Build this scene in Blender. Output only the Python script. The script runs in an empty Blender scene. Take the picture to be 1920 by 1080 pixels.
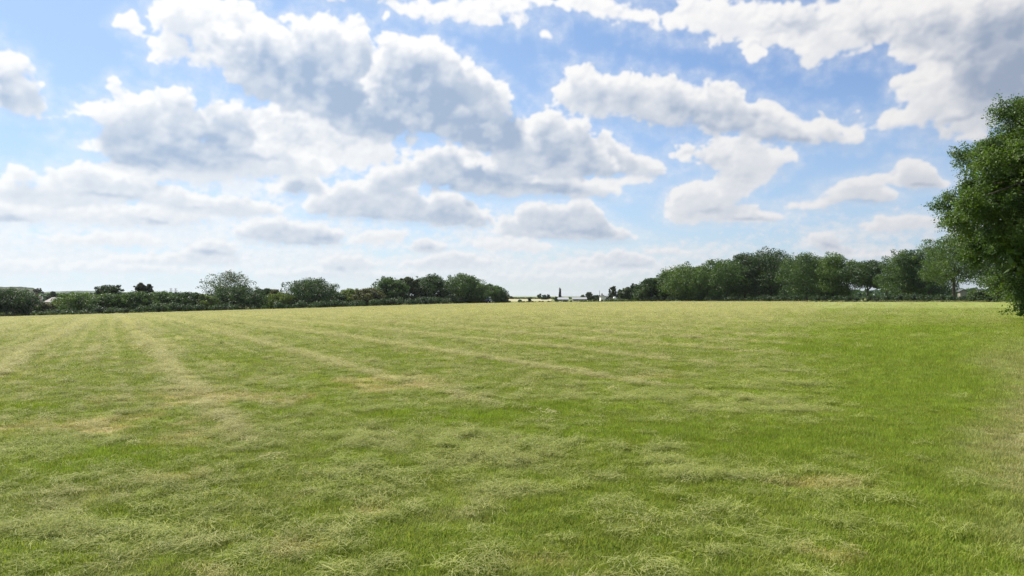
import bpy, bmesh, math, random
import numpy as np
from mathutils import Vector, Matrix, Euler

scene = bpy.context.scene
COL = scene.collection
rad = math.radians

# ------------------------------------------------------------------ camera
EYE = 1.6
F_PX = 1387.0            # focal length in pixels of the 1920 wide photograph
HORIZON = 555.0
PITCH = math.atan((HORIZON - 540.0) / F_PX)
cam_data = bpy.data.cameras.new('camera')
cam_data.sensor_width = 36.0
cam_data.lens = 36.0 * F_PX / 1920.0
cam_data.clip_start = 0.05
cam_data.clip_end = 20000.0
cam = bpy.data.objects.new('camera', cam_data)
cam.location = (0, 0, EYE)
cam.rotation_euler = (rad(90) + PITCH, 0, 0)
COL.objects.link(cam)
scene.camera = cam

scene.view_settings.view_transform = 'Standard'
scene.view_settings.look = 'None'
scene.view_settings.gamma = 1.0
scene.view_settings.use_curve_mapping = False
scene.view_settings.exposure = 0.80
scene.render.engine = 'CYCLES'
scene.cycles.use_denoising = True
scene.cycles.denoising_prefilter = 'NONE'
scene.cycles.max_bounces = 6
scene.cycles.transparent_max_bounces = 8
scene.cycles.volume_bounces = 0

SUN_AZ, SUN_EL = -48.0, 48.0       # degrees, azimuth from the view axis (+Y) to the right

# ------------------------------------------------------------------ node helper
class NT:
    def __init__(self, tree):
        self.t = tree
    def n(self, typ, **kw):
        nd = self.t.nodes.new(typ)
        for k, v in kw.items():
            setattr(nd, k, v)
        return nd
    def put(self, sock, v):
        if hasattr(v, 'is_output'):
            self.t.links.new(v, sock)
        elif v is not None:
            sock.default_value = v
    def m(self, op, a=0.0, b=None, c=None, clamp=False):
        nd = self.n('ShaderNodeMath', operation=op, use_clamp=clamp)
        for i, v in enumerate((a, b, c)):
            if v is not None:
                self.put(nd.inputs[i], v)
        return nd.outputs[0]
    def v(self, op, a, b=None, c=None, scale=None):
        nd = self.n('ShaderNodeVectorMath', operation=op)
        for i, x in enumerate((a, b, c)):
            if x is not None:
                self.put(nd.inputs[i], x)
        if scale is not None:
            self.put(nd.inputs['Scale'], scale)
        return nd.outputs['Value'] if op in ('LENGTH', 'DOT_PRODUCT', 'DISTANCE') else nd.outputs['Vector']
    def xyz(self, x=0.0, y=0.0, z=0.0):
        nd = self.n('ShaderNodeCombineXYZ')
        for i, v in enumerate((x, y, z)):
            self.put(nd.inputs[i], v)
        return nd.outputs[0]
    def noise(self, vec, scale, detail=4.0, rough=0.5, lac=2.0, dist=0.0, color=False, dim='3D', w=None):
        nd = self.n('ShaderNodeTexNoise', noise_dimensions=dim)
        self.put(nd.inputs['Vector'], vec)
        if w is not None:
            self.put(nd.inputs['W'], w)
        self.put(nd.inputs['Scale'], scale); self.put(nd.inputs['Detail'], detail)
        self.put(nd.inputs['Roughness'], rough); self.put(nd.inputs['Lacunarity'], lac)
        self.put(nd.inputs['Distortion'], dist)
        return nd.outputs['Color'] if color else nd.outputs['Fac']
    def ramp(self, val, lo, hi, a=0.0, b=1.0, smooth=True):
        nd = self.n('ShaderNodeMapRange', interpolation_type='SMOOTHSTEP' if smooth else 'LINEAR', clamp=True)
        for i, v in enumerate((val, lo, hi, a, b)):
            self.put(nd.inputs[i], v)
        return nd.outputs[0]
    def mix(self, fac, a, b, blend='MIX'):
        nd = self.n('ShaderNodeMix', data_type='RGBA', blend_type=blend, clamp_factor=True)
        self.put(nd.inputs[0], fac); self.put(nd.inputs[6], a); self.put(nd.inputs[7], b)
        return nd.outputs[2]
    def fmix(self, fac, a, b):
        nd = self.n('ShaderNodeMix', data_type='FLOAT', clamp_factor=True)
        self.put(nd.inputs[0], fac); self.put(nd.inputs[2], a); self.put(nd.inputs[3], b)
        return nd.outputs[0]

def C4(r, g, b): return (r, g, b, 1.0)

def azel(px, py):
    """direction (azimuth, elevation in degrees) seen at a point of the photograph"""
    d = Euler(cam.rotation_euler).to_matrix() @ Vector(((px - 960) / F_PX, (540 - py) / F_PX, -1.0))
    d.normalize()
    return math.degrees(math.atan2(d.x, d.y)), math.degrees(math.asin(d.z))
# ------------------------------------------------------------------ numpy noise
def _hash(ix, iy, seed):
    h = (ix.astype(np.uint32) * np.uint32(374761393) + iy.astype(np.uint32) * np.uint32(668265263) + np.uint32(seed * 2246822519 & 0xffffffff))
    h = (h ^ (h >> np.uint32(13))) * np.uint32(1274126177)
    h = (h ^ (h >> np.uint32(16))) * np.uint32(2246822519)
    return h ^ (h >> np.uint32(15))
def _h01(ix, iy, seed):
    return _hash(ix, iy, seed).astype(np.float32) / np.float32(4294967295.0)
def gnoise(x, y, seed=0):
    """gradient noise, about -1..1"""
    ix = np.floor(x).astype(np.int64); iy = np.floor(y).astype(np.int64)
    fx = (x - ix).astype(np.float32); fy = (y - iy).astype(np.float32)
    ux = fx * fx * fx * (fx * (fx * 6 - 15) + 10); uy = fy * fy * fy * (fy * (fy * 6 - 15) + 10)
    def g(dx, dy):
        a = _h01(ix + dx, iy + dy, seed) * np.float32(2 * math.pi)
        return np.cos(a) * (fx - dx) + np.sin(a) * (fy - dy)
    a = g(0, 0); b = g(1, 0); c = g(0, 1); d = g(1, 1)
    return (a + (b - a) * ux) * (1 - uy) + (c + (d - c) * ux) * uy
def fbm(x, y, octaves=5, rough=0.5, seed=0):
    out = 0.0; amp = 1.0; tot = 0.0; f = 1.0
    for o in range(octaves):
        out = out + gnoise(x * f + o * 17.3, y * f - o * 9.1, seed + o) * (amp * 1.5)
        tot += amp; amp *= rough; f *= 2.03
    return out / tot
def worley(x, y, seed=0):
    ix = np.floor(x).astype(np.int64); iy = np.floor(y).astype(np.int64)
    best = np.full(np.shape(x), 9.0, np.float32)
    for dx in (-1, 0, 1):
        for dy in (-1, 0, 1):
            px = ix + dx + _h01(ix + dx, iy + dy, seed); py = iy + dy + _h01(ix + dx, iy + dy, seed + 77)
            best = np.minimum(best, (px - x) ** 2 + (py - y) ** 2)
    return np.sqrt(best).astype(np.float32)
def puffs(x, y, octaves=4, rough=0.5, seed=0):
    """heaps of round lobes, 0..1"""
    out = 0.0; amp = 1.0; tot = 0.0; f = 1.0
    for o in range(octaves):
        out = out + (1.0 - np.minimum(worley(x * f + o * 5.2, y * f + o * 3.7, seed + o * 3), 1.0)) * amp
        tot += amp; amp *= rough; f *= 2.17
    return out / tot
def sstep(a, b, x):
    t = np.clip((x - a) / (b - a), 0, 1)
    return t * t * (3 - 2 * t)

# ------------------------------------------------------------------ the cumulus field
# each cloud mass: centre, half width, half height (as seen in the photograph, turned into directions), tilt
#  groups: (strength of shade, depth of the bright rim in degrees, lobes), farthest first
CLOUDS = [
 # low far layers
 (.35, .5, [(60,500,80,14,0),(-20,505,60,12,0)]),
 (.35, .4, [(280,505,110,9,0),(200,500,50,8,0)]),
 (.40, .4, [(550,512,60,8,0),(700,516,110,9,0),(640,508,40,8,0)]),
 (.30, .4, [(1000,520,160,9,0),(1240,505,60,6,0)]),
 (.45, .4, [(640,492,44,15,-6),(680,498,30,10,0)]),
 (.50, .4, [(860,490,70,12,0),(800,494,50,8,0),(850,480,26,9,0)]),
 (.50, .4, [(1170,488,60,13,3),(1130,494,60,8,0),(1165,478,24,8,0)]),
 (.25, .4, [(1060,500,60,8,0)]),
 (.50, .5, [(400,466,46,20,0),(370,480,60,10,0),(320,488,110,9,0)]),
 (.30, .4, [(180,450,110,10,0),(230,445,40,9,0)]),
 (.30, .4, [(725,440,40,10,0),(700,452,40,7,0)]),
 (.60, .4, [(800,458,26,12,0),(790,466,34,6,0)]),
 (.30, .4, [(1640,478,60,7,0),(1250,470,46,6,0)]),
 (.45, .5, [(1545,450,30,16,12),(1575,468,36,8,10)]),
 (.35, .5, [(1680,424,70,9,0),(1665,412,22,8,0),(1725,414,28,12,0),(1830,432,50,9,0)]),
 (.75, .55, [(540,438,84,19,0),(490,430,46,18,0),(600,440,42,16,5),(520,424,30,12,0)]),
 # left low layers
 (.35, .6, [(60,400,90,18,0),(-20,395,60,18,0)]),
 (.45, .6, [(170,404,210,16,2),(300,400,90,15,0)]),
 (.55, .6, [(430,388,90,18,0),(370,382,60,16,0)]),
 (.60, .8, [(200,332,70,28,0),(120,345,46,18,0),(150,335,36,20,0),(60,368,110,18,3),(260,360,140,20,3),(35,326,20,11,0)]),
 # centre low
 (.75, .7, [(1040,408,78,28,0),(985,420,50,22,0),(1100,415,50,26,20),(1145,434,34,12,15),(1050,438,110,12,3),(1000,395,26,14,0),(1090,388,22,12,0)]),
 (.20, .5, [(960,460,60,12,0),(925,455,30,8,0),(995,465,30,8,0)]),
 (.85, .8, [(700,378,110,28,4),(620,385,56,22,0),(850,388,46,24,20),(880,405,40,14,10),(790,400,110,18,3),(745,358,40,22,0),(660,362,36,22,0)]),
 # right low
 (.50, .7, [(1600,352,50,16,0),(1560,372,50,11,-12),(1640,366,34,12,10),(1500,386,34,7,0)]),
 (.50, .8, [(1710,322,42,22,5),(1735,342,44,13,5),(1668,335,26,8,0)]),
 (.45, 1.0, [(1310,372,56,34,-5),(1280,400,36,20,0),(1340,400,60,16,0),(1420,404,50,10,5),(1360,360,40,26,0)]),
 (.35, 1.0, [(1380,290,64,34,0),(1325,288,22,12,0),(1400,330,56,30,-20),(1440,300,44,26,0),(1290,288,16,8,0)]),
 # centre
 (.20, .5, [(1190,338,38,9,0),(1140,352,26,10,20)]),
 (.95, .9, [(820,312,80,30,-8),(740,330,50,30,-20),(900,335,90,28,5),(1000,345,110,20,3),(1080,352,60,12,8),(860,300,40,22,0),(700,345,26,16,0)]),
 (.70, 1.0, [(560,338,34,26,-25),(590,352,28,16,0),(530,350,40,12,0)]),
 (.80, 1.0, [(1150,300,70,22,14),(1130,278,40,30,30),(1200,310,46,18,20)]),
 (.85, 1.1, [(1040,255,64,40,0),(1080,285,60,38,20),(985,280,56,44,0),(1020,310,120,22,3),(1010,240,34,24,0)]),
 # left middle bank
 (.25, 1.2, [(560,250,120,50,8),(650,275,90,34,5),(500,240,60,40,0),(640,230,80,40,10),(700,290,60,22,0)]),
 (.55, 1.3, [(500,292,120,36,5),(430,300,120,36,4),(340,322,130,22,0)]),
 (.90, 1.2, [(320,205,66,36,0),(250,225,60,40,0),(300,255,90,46,0),(330,292,130,30,3),(240,270,56,40,0),(180,205,38,14,-8),(425,222,44,32,0),(420,255,50,36,0),(375,235,40,34,0)]),
 (.25, .7, [(218,165,11,14,30),(235,186,9,9,0)]),
 # left edge
 (.85, 1.2, [(12,130,40,36,0),(42,160,26,24,0),(20,185,50,20,10),(70,196,22,12,10)]),
 # wisps above
 (.15, .8, [(232,36,11,12,0),(256,54,12,6,20),(243,22,7,6,0)]),
 (.20, .9, [(735,10,26,10,30),(770,22,20,9,20),(724,30,6,5,0)]),
 (.20, 1.2, [(860,14,70,18,0),(905,34,60,9,5),(830,30,34,14,0),(960,8,40,16,0)]),
 (.20, 1.2, [(1060,2,60,14,0),(1120,12,60,18,14),(1180,28,34,14,14),(1228,40,7,15,10)]),
 (.10, .6, [(1026,64,9,7,0)]),
 # long bar, right
 (.80, 1.4, [(1110,158,50,28,20),(1075,182,44,20,0),(1150,180,70,40,5),(1250,192,130,42,10),(1340,195,60,36,10),(1400,225,110,34,12),(1490,244,90,22,8),(1560,242,44,20,0),(1600,250,28,16,0)]),
 # big bank, upper left to centre
 (.55, 1.6, [(345,30,60,44,0),(410,60,90,40,15),(330,85,44,28,-20),(480,55,80,36,22),(420,110,60,32,10)]),
 (1.0, 1.7, [(590,70,60,42,0),(650,80,50,40,0),(560,120,130,50,18),(640,130,80,60,0),(520,150,120,44,15),(640,185,150,56,20),(480,120,80,36,15)]),
 (1.0, 1.5, [(745,115,50,46,0),(800,110,46,44,10),(850,150,56,46,20),(900,190,60,50,35),(800,190,110,66,15),(900,235,80,46,20),(965,260,32,24,30),(940,270,40,24,0)]),
 # upper right mass
 (.25, 1.4, [(1320,24,56,30,0),(1380,40,80,38,5),(1460,48,80,38,5),(1290,40,30,14,0)]),
 (.30, 1.6, [(1520,75,50,40,30),(1545,60,70,44,0),(1525,112,16,16,0),(1410,96,20,13,20),(1650,35,150,46,5),(1600,70,50,30,0)]),
 (.45, 1.8, [(1760,185,66,50,-30),(1700,222,50,20,-5),(1780,130,60,44,-10),(1810,240,50,13,-10),(1830,190,60,60,0),(1720,160,40,24,-30)]),
 (1.0, 3.0, [(1820,50,140,62,0),(1870,140,90,80,0),(1960,160,110,100,0),(1750,80,80,36,0),(1900,10,200,70,0)]),
 # beyond the frame, so the sky goes on
 (.8, 1.5, [(2060,60,120,80,0),(2120,120,90,60,0)]), (.6, 1., [(2100,300,90,30,0)]), (.8, 1.2, [(-160,90,110,50,5),(-100,70,60,30,0)]), (.7, 1., [(-150,260,80,36,0)]), (.5, .8, [(-130,400,90,24,0)]),
 (.6, 1.5, [(600,-70,160,50,10)]), (.7, 1.5, [(1150,-130,150,50,0)]), (.8, 1.6, [(1600,-110,220,60,0)]), (.6, 1.5, [(150,-120,130,50,0)]), (.5, .7, [(2050,430,110,18,0)]), (.5, .6, [(-150,480,110,12,0)]),
]
SHADES = [   # shaded undersides and cores, same writing, with a strength
 (470,110,60,30,20,.8),(410,80,40,16,20,.4),(600,165,170,36,20,1),(800,200,120,50,22,1),(890,245,80,34,20,1),(700,215,120,30,14,.95),(790,150,40,40,0,.55),
 (330,285,110,26,3,.9),(270,300,70,22,0,.7),(450,290,80,14,5,.8),(390,262,40,14,0,.6),(5,160,22,30,0,.8),(560,250,120,18,5,.2),
 (200,365,70,6,3,.7),(295,350,25,14,0,.35),(560,352,28,18,-25,.9),(370,390,50,5,0,.4),(20,410,50,10,0,.8),(290,415,35,6,0,.6),
 (930,335,90,22,5,.95),(1030,352,90,10,3,1),(830,352,50,8,0,.8),(1040,285,55,30,8,.8),(1110,322,60,12,5,.7),(960,250,34,26,20,.8),(1120,285,20,20,30,.4),
 (840,408,70,16,5,1),(700,408,40,10,0,.7),(880,385,14,10,0,.5),
 (1110,436,60,10,8,1),(1030,432,34,12,0,.55),(1080,405,16,14,0,.35),
 (610,448,26,10,0,.8),(570,456,50,5,0,.6),(395,474,40,9,0,.7),(640,505,30,6,0,.5),(800,464,22,5,0,.6),(1175,497,40,5,3,.5),
 (1330,238,110,12,8,.8),(1460,258,80,10,7,1),(1300,205,80,14,14,.45),(1395,215,50,12,14,.45),
 (1400,410,50,5,4,.6),(1330,395,40,8,0,.35),(1400,335,30,12,0,.3),(1350,300,30,16,0,.3),(1620,376,45,5,5,.6),(1730,346,40,7,5,.55),(1560,462,30,8,20,.5),
 (1880,80,110,85,0,.95),(1960,120,120,120,0,1),(1640,60,70,20,0,.35),(1800,222,60,14,-15,.5),(1480,50,50,16,0,.25),(1740,60,100,34,0,.5),(1860,170,60,50,0,.6),(1900,240,60,30,0,.6),
]
VEILS = [(80,480,260,50,0,1),(330,440,260,40,0,.8),(560,490,260,40,0,1),(860,500,240,36,0,1),(1120,500,200,34,0,.9),(1330,480,160,30,0,.5),(90,400,220,50,0,.9),(380,400,200,40,0,.8),(640,440,160,40,0,.6),(600,300,160,40,0,.7),(1600,450,200,40,0,.45),(-60,440,160,80,0,.9),(450,340,160,40,0,.6),(900,440,120,40,0,.5)]
AZ0, AZ1, EL0, EL1, STEP = -48.0, 48.0, -2.0, 31.0, 0.048

def ellipses(X, Y, blobs, in_degrees=True, base=(0, 0)):
    best = np.full(X.shape, -9.0, np.float32)
    for b in blobs:
        cx, cy, rx, ry, rot = b[:5]
        wgt = b[5] if len(b) > 5 else 1.0
        a0, e0 = azel(cx, cy)
        sx = (azel(cx + 5, cy)[0] - a0) / 5; sy = (azel(cx, cy - 5)[1] - e0) / 5
        rx *= sx; ry *= sy
        c, s = math.cos(rad(rot)), math.sin(rad(rot))       # tilt: clockwise as seen
        R = max(rx, ry) * 2.4 + 2.0
        jx = slice(*np.clip((int((a0 - R - AZ0) / STEP) - base[1], int((a0 + R - AZ0) / STEP) - base[1]), 0, X.shape[1]))
        jy = slice(*np.clip((int((e0 - R - EL0) / STEP) - base[0], int((e0 + R - EL0) / STEP) - base[0]), 0, X.shape[0]))
        dx = X[jy, jx] - a0; dy = Y[jy, jx] - e0
        u = (dx * c - dy * s) / rx; v = (dx * s + dy * c) / ry
        d = 1 - np.sqrt(u * u + v * v)
        d = d * (min(rx, ry) if in_degrees else wgt)
        if in_degrees:
            k = 0.5
            o = best[jy, jx]
            h = np.clip(0.5 + 0.5 * (d - o) / k, 0, 1)
            best[jy, jx] = o * (1 - h) + d * h + k * h * (1 - h)
        else:
            best[jy, jx] = np.maximum(best[jy, jx], d)
    return best

def shift(a, dx, dy):
    """value of a at a point dx, dy cells away, edge repeated"""
    return np.roll(np.roll(a, -int(round(dx)), 1), -int(round(dy)), 0)
def blur(a, r):
    for ax in (0, 1):
        for _ in range(2):
            c = np.cumsum(np.concatenate([np.repeat(np.take(a, [0], ax), r + 1, ax), a, np.repeat(np.take(a, [-1], ax), r, ax)], ax), ax, dtype=np.float64)
            n = 2 * r + 1
            a = ((np.take(c, range(n, c.shape[ax]), ax) - np.take(c, range(0, c.shape[ax] - n), ax)) / n).astype(np.float32)
    return a

def cloud_map():
    az = np.arange(AZ0, AZ1, STEP, dtype=np.float32); el = np.arange(EL0, EL1, STEP, dtype=np.float32)
    X, Y = np.meshgrid(az, el)
    size = 0.30 + 0.70 * np.clip(Y / 15.0, 0, 1)          # nearer clouds overhead look larger
    far = np.clip(1 - Y / 11.0, 0, 1)
    def two(fn):                                             # coarse lobes overhead, finer and flatter ones low down
        a = fn(X * 0.55, Y * 0.66); b = fn(X * 1.25 + 31, Y * 1.9 + 7)
        return (a * (1 - far) + b * far).astype(np.float32)
    wx = two(lambda x, y: fbm(x, y, 3, 0.5, 11)); wy = two(lambda x, y: fbm(x, y, 3, 0.5, 23))
    Xw = X + wx * 0.9 * size; Yw = Y + wy * 0.5 * size
    lobes = two(lambda x, y: puffs(x + fbm(x * 2, y * 2, 2, .5, 5) * .25, y + fbm(x * 2, y * 2, 2, .5, 9) * .25, 4, 0.48, 3))
    wisps = two(lambda x, y: fbm(x * 1.7, y * 1.7, 6, 0.52, 41))
    rag = np.clip(0.42 + fbm(X * 0.16, Y * 0.3, 2, .5, 61) * 1.3, 0, 1).astype(np.float32)      # some clouds crisp, some torn
    soft = blur(lobes, 1); lump = blur(lobes, 5)
    relief = (soft - shift(soft, -2.0, 4.5)) * 2.2
    bump = (lobes - 0.47) * (1.8 - 0.7 * rag) * (1 + .35 * far) + wisps * (0.22 + 0.72 * rag)
    A = np.zeros_like(X); S = np.zeros_like(X)
    gm = np.full(X.shape, -9.0, np.float32)
    for strength, rim, lobs in CLOUDS:
        cs = [azel(b[0], b[1]) for b in lobs]
        R = [max(b[2], b[3]) * 0.042 * 1.6 + 2.2 for b in lobs]
        x0 = min(c[0] - r for c, r in zip(cs, R)); x1 = max(c[0] + r for c, r in zip(cs, R))
        y0 = min(c[1] - r * .8 for c, r in zip(cs, R)); y1 = max(c[1] + r * .8 for c, r in zip(cs, R))
        j0, j1 = [int(np.clip((v - AZ0) / STEP, 0, X.shape[1])) for v in (x0, x1)]
        i0, i1 = [int(np.clip((v - EL0) / STEP, 0, X.shape[0])) for v in (y0, y1)]
        if j1 - j0 < 8 or i1 - i0 < 8: continue
        sl = (slice(i0, i1), slice(j0, j1))
        F = ellipses(Xw[sl], Yw[sl], lobs, base=(i0, j0))
        sz = size[sl]; small = min(1.0, .35 + .65 * np.median([min(b[2], b[3]) for b in lobs]) / 30)
        d = (F * 1.1 + sz * small * (bump[sl] + 0.16)).astype(np.float32)
        u = d / (sz * (.6 + .4 * small))
        low = blur(d, 2)
        under = np.clip((shift(low, 0, 8) - low) / sz * 0.8, 0, 1)
        a = sstep(-0.02, 1, (u + 0.02) / (0.16 + 0.60 * under + 0.42 * rag[sl]))
        a = (.82 * blur(a.astype(np.float32), 1) + .18 * sstep(-.55, .55, u)).astype(np.float32)
        dens = blur(np.clip(d / (0.35 * rim), 0, 1), 1)
        tau = np.zeros_like(d); st = rim * .16
        for k in range(1, 13):
            t = k * st / STEP
            sh = shift(dens, -0.36 * t, 0.93 * t)
            cut = int(round(0.93 * t))
            if cut: sh[-cut:] = 0
            tau += sh * st
        s = 1 - np.exp(-np.clip(tau / rim - .30, 0, 9) ** 1.3 * 1.9)
        s = s * (1 - .45 * np.clip((lump[sl] - .50) * 5, -.6, 1) * (1 - s * .5))
        s = strength * s * (1 - .30 * np.clip(wisps[sl] * 1.6, -1, 1)) + .01 - relief[sl] * (.18 + .50 * (1 - s))
        s = np.clip(s, 0, 1)
        S[sl] = S[sl] * (1 - a) + s * a
        A[sl] = 1 - (1 - A[sl]) * (1 - a)
        gm[sl] = np.maximum(gm[sl], u)
    veil = sstep(-1.5, 0.3, gm) * (0.30 + 0.22 * far) * (0.5 + 0.9 * np.clip(wisps + 0.4, 0, 1))
    S = np.where(A > 1e-3, S / np.maximum(A, 1e-3), 0.1)
    alpha = np.maximum(A, veil)
    H = ellipses(X + wx * 1.0 * size, Y + wy * 0.5 * size, SHADES, False)
    hand = sstep(-0.45, 0.65, H - (lobes - 0.5) * 0.7 + wisps * 0.14)
    shade = np.clip(np.maximum(S * (.78 + .30 * hand), hand * .84 - relief * .2) , 0, 1)
    shade = blur(shade.astype(np.float32), 1)
    # soft overlapping layers merging towards the horizon
    V = ellipses(X + wx * 1.6 * size, Y + wy * .5 * size, VEILS, False)
    lay = 0.72 * sstep(0.0, 0.9, V * 1.3 + (lobes - 0.48) * 2.0 + wisps * 0.7) * (V > -.3)
    vs = np.clip(.10 + .50 * (0.62 - lobes) + wisps * .25, 0, .5)
    k = np.clip(lay * (1 - alpha), 0, 1); tot = np.maximum(alpha + k, 1e-3)
    shade = (shade * alpha + vs * k) / tot
    return X, Y, np.clip(alpha + k, 0, 1), shade

def high_map(n=768):
    """the rest of the dome, on a disc seen from above: the same broken cumulus"""
    t = (np.arange(n, dtype=np.float32) + 0.5) / n * 2.4 - 1.2
    U, V = np.meshgrid(t, t)
    r2 = U * U + V * V
    z = np.clip((1 - r2) / (1 + r2), 0, 1); x = 2 * U / (1 + r2); y = 2 * V / (1 + r2)
    qx = x / (z + 0.30); qy = y / (z + 0.30)
    l = puffs(qx * 2.2, qy * 2.2, 4, .55, 8); b = fbm(qx * 0.8 + 4, qy * 0.8 + 2, 6, .55, 15)
    d = b * 2.4 + (l - 0.5) * 1.3 + 0.05
    a = sstep(0, 0.3, d); s = sstep(0.35, 1.3, d)
    return a, s * 0.8

def make_image(name, *chan):
    h, w = chan[0].shape
    buf = np.ones((h, w, 4), np.float32)
    for i, c in enumerate(chan): buf[..., i] = c
    im = bpy.data.images.new(name, w, h, alpha=True, float_buffer=True)
    im.colorspace_settings.name = 'Non-Color'
    im.pixels.foreach_set(buf.ravel())
    im.update(); im.pack()
    return im

# ------------------------------------------------------------------ world: Nishita sky with cumulus
world = bpy.data.worlds.new('World')
scene.world = world
world.use_nodes = True
world.node_tree.nodes.clear()
W = NT(world.node_tree)

def build_world():
    X, Y, alpha, shade = cloud_map()
    front = make_image('cumulus', alpha, shade)
    ha, hs = high_map()
    high = make_image('cumulus overhead', ha, hs)
    tc = W.n('ShaderNodeTexCoord')
    D = W.v('NORMALIZE', tc.outputs['Generated'])
    sep = W.n('ShaderNodeSeparateXYZ'); W.put(sep.inputs[0], D)
    x, y, z = sep.outputs
    az = W.m('MULTIPLY', W.m('ARCTAN2', x, y), 180 / math.pi)
    el = W.m('MULTIPLY', W.m('ARCSINE', z), 180 / math.pi)
    h, w = alpha.shape
    u = W.m('DIVIDE', W.m('SUBTRACT', az, AZ0 - STEP / 2), w * STEP)
    v = W.m('DIVIDE', W.m('SUBTRACT', el, EL0 - STEP / 2), h * STEP)
    t1 = W.n('ShaderNodeTexImage', image=front, interpolation='Cubic', extension='EXTEND')
    W.put(t1.inputs[0], W.xyz(u, v, 0.0))
    zp = W.m('ADD', W.m('MAXIMUM', z, 0.0), 1.0)
    t2 = W.n('ShaderNodeTexImage', image=high, interpolation='Linear', extension='EXTEND')
    W.put(t2.inputs[0], W.xyz(W.m('ADD', W.m('DIVIDE', x, W.m('MULTIPLY', zp, 2.4)), 0.5), W.m('ADD', W.m('DIVIDE', y, W.m('MULTIPLY', zp, 2.4)), 0.5), 0.0))
    inside = W.m('MULTIPLY', W.m('MULTIPLY', W.ramp(az, -47.5, -42), W.ramp(az, 42, 47.5, 1, 0)), W.ramp(el, 26, 30.5, 1, 0))
    cs = W.mix(inside, t2.outputs[0], t1.outputs[0])
    sp = W.n('ShaderNodeSeparateXYZ'); W.put(sp.inputs[0], cs)
    alpha, shade = sp.outputs[0], sp.outputs[1]
    # cloud brightness falls off away from the sun
    s = Vector((math.sin(rad(SUN_AZ)) * math.cos(rad(SUN_EL)), math.cos(rad(SUN_AZ)) * math.cos(rad(SUN_EL)), math.sin(rad(SUN_EL))))
    mu = W.v('DOT_PRODUCT', D, tuple(s))
    near = W.ramp(mu, 0.10, 0.80, 0.0, 1.0, smooth=False)
    lit = W.mix(near, C4(*LIT_FAR), C4(*LIT_NEAR))
    drk = W.mix(near, C4(*DRK_FAR), C4(*DRK_NEAR))
    cloud = W.mix(shade, lit, drk)
    sky = W.n('ShaderNodeTexSky', sky_type='NISHITA')
    sky.sun_disc = False
    sky.sun_elevation = rad(SUN_EL)
    sky.sun_rotation = rad(SUN_AZ)
    sky.altitude = 50
    sky.air_density = 1.0
    sky.dust_density = 0.3
    sky.ozone_density = 2.0
    hz = W.m('POWER', W.ramp(z, 0.0, 0.36, 1.0, 0.0, smooth=False), 1.6)
    hcol = W.mix(near, C4(*HZ_FAR), C4(*HZ_NEAR))
    clear = W.mix(W.m('MULTIPLY', hz, 0.66), W.v('MULTIPLY', sky.outputs[0], (0.74, 0.82, 0.95)), hcol)
    clear = W.mix(W.m('MULTIPLY', W.ramp(mu, 0.45, 1.0, smooth=False), 0.75), clear, C4(*GLOW))
    cloud = W.mix(W.m('MULTIPLY', hz, 0.34), cloud, hcol)
    alpha = W.m('MULTIPLY', alpha, W.ramp(z, 0.0, 0.05, 0.45, 1.0))
    allsky = W.mix(alpha, clear, cloud)
    bg = W.n('ShaderNodeBackground')
    W.put(bg.inputs['Color'], allsky)
    bg.inputs['Strength'].default_value = 0.084
    out = W.n('ShaderNodeOutputWorld')
    W.t.links.new(bg.outputs[0], out.inputs['Surface'])
LIT_FAR, LIT_NEAR = (5.6, 5.45, 5.4), (7.2, 7.2, 7.2)
DRK_FAR, DRK_NEAR = (2.0, 2.32, 3.0), (2.75, 3.6, 4.9)
HZ_FAR, HZ_NEAR = (3.0, 3.6, 4.7), (5.3, 6.0, 6.4)
GLOW = (3.6, 5.0, 6.8)
build_world()
world.cycles.sampling_method = 'MANUAL'
world.cycles.sample_map_resolution = 512

sun_data = bpy.data.lights.new('sun', 'SUN')
sun_data.energy = 4.6
sun_data.angle = rad(0.5)
sun_data.color = (1.0, 0.95, 0.87)
sun = bpy.data.objects.new('sun', sun_data)
_s = Vector((math.sin(rad(SUN_AZ)) * math.cos(rad(SUN_EL)), math.cos(rad(SUN_AZ)) * math.cos(rad(SUN_EL)), math.sin(rad(SUN_EL))))
sun.rotation_euler = _s.to_track_quat('Z', 'Y').to_euler()
sun.location = (0, 0, 60)
COL.objects.link(sun)
# ------------------------------------------------------------------ places and tags
def X_at(px, D): return (px - 960.0) / F_PX * D           # sideways position of a sight line at depth D
def Z_at(py, D): return EYE - (py - HORIZON) / F_PX * D    # height of a sight line at depth D

def tag(o, label=None, cat=None, group=None, kind=None):
    if label: o['label'] = label
    if cat: o['category'] = cat
    if group: o['group'] = group
    if kind: o['kind'] = kind
    return o
def empty(name, loc, label, cat, group=None, rz=0.0):
    o = bpy.data.objects.new(name, None)
    o.empty_display_size = 0.5
    o.location = loc; o.rotation_euler = (0, 0, rz)
    COL.objects.link(o)
    return tag(o, label, cat, group)
def link(name, mesh, mat=None, parent=None, loc=None):
    o = bpy.data.objects.new(name, mesh)
    if mat is not None:
        mesh.materials.clear(); mesh.materials.append(mat)
    COL.objects.link(o)
    if parent is not None: o.parent = parent
    if loc is not None: o.location = loc
    return o
def quads(name, V, nper=4):
    """mesh of separate faces, V is (n, nper, 3)"""
    n = V.shape[0]
    me = bpy.data.meshes.new(name)
    me.vertices.add(n * nper); me.vertices.foreach_set('co', np.ascontiguousarray(V, dtype=np.float32).ravel())
    me.loops.add(n * nper); me.loops.foreach_set('vertex_index', np.arange(n * nper, dtype=np.int32))
    me.polygons.add(n); me.polygons.foreach_set('loop_start', np.arange(0, n * nper, nper, dtype=np.int32))
    me.update(calc_edges=True)
    return me
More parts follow.
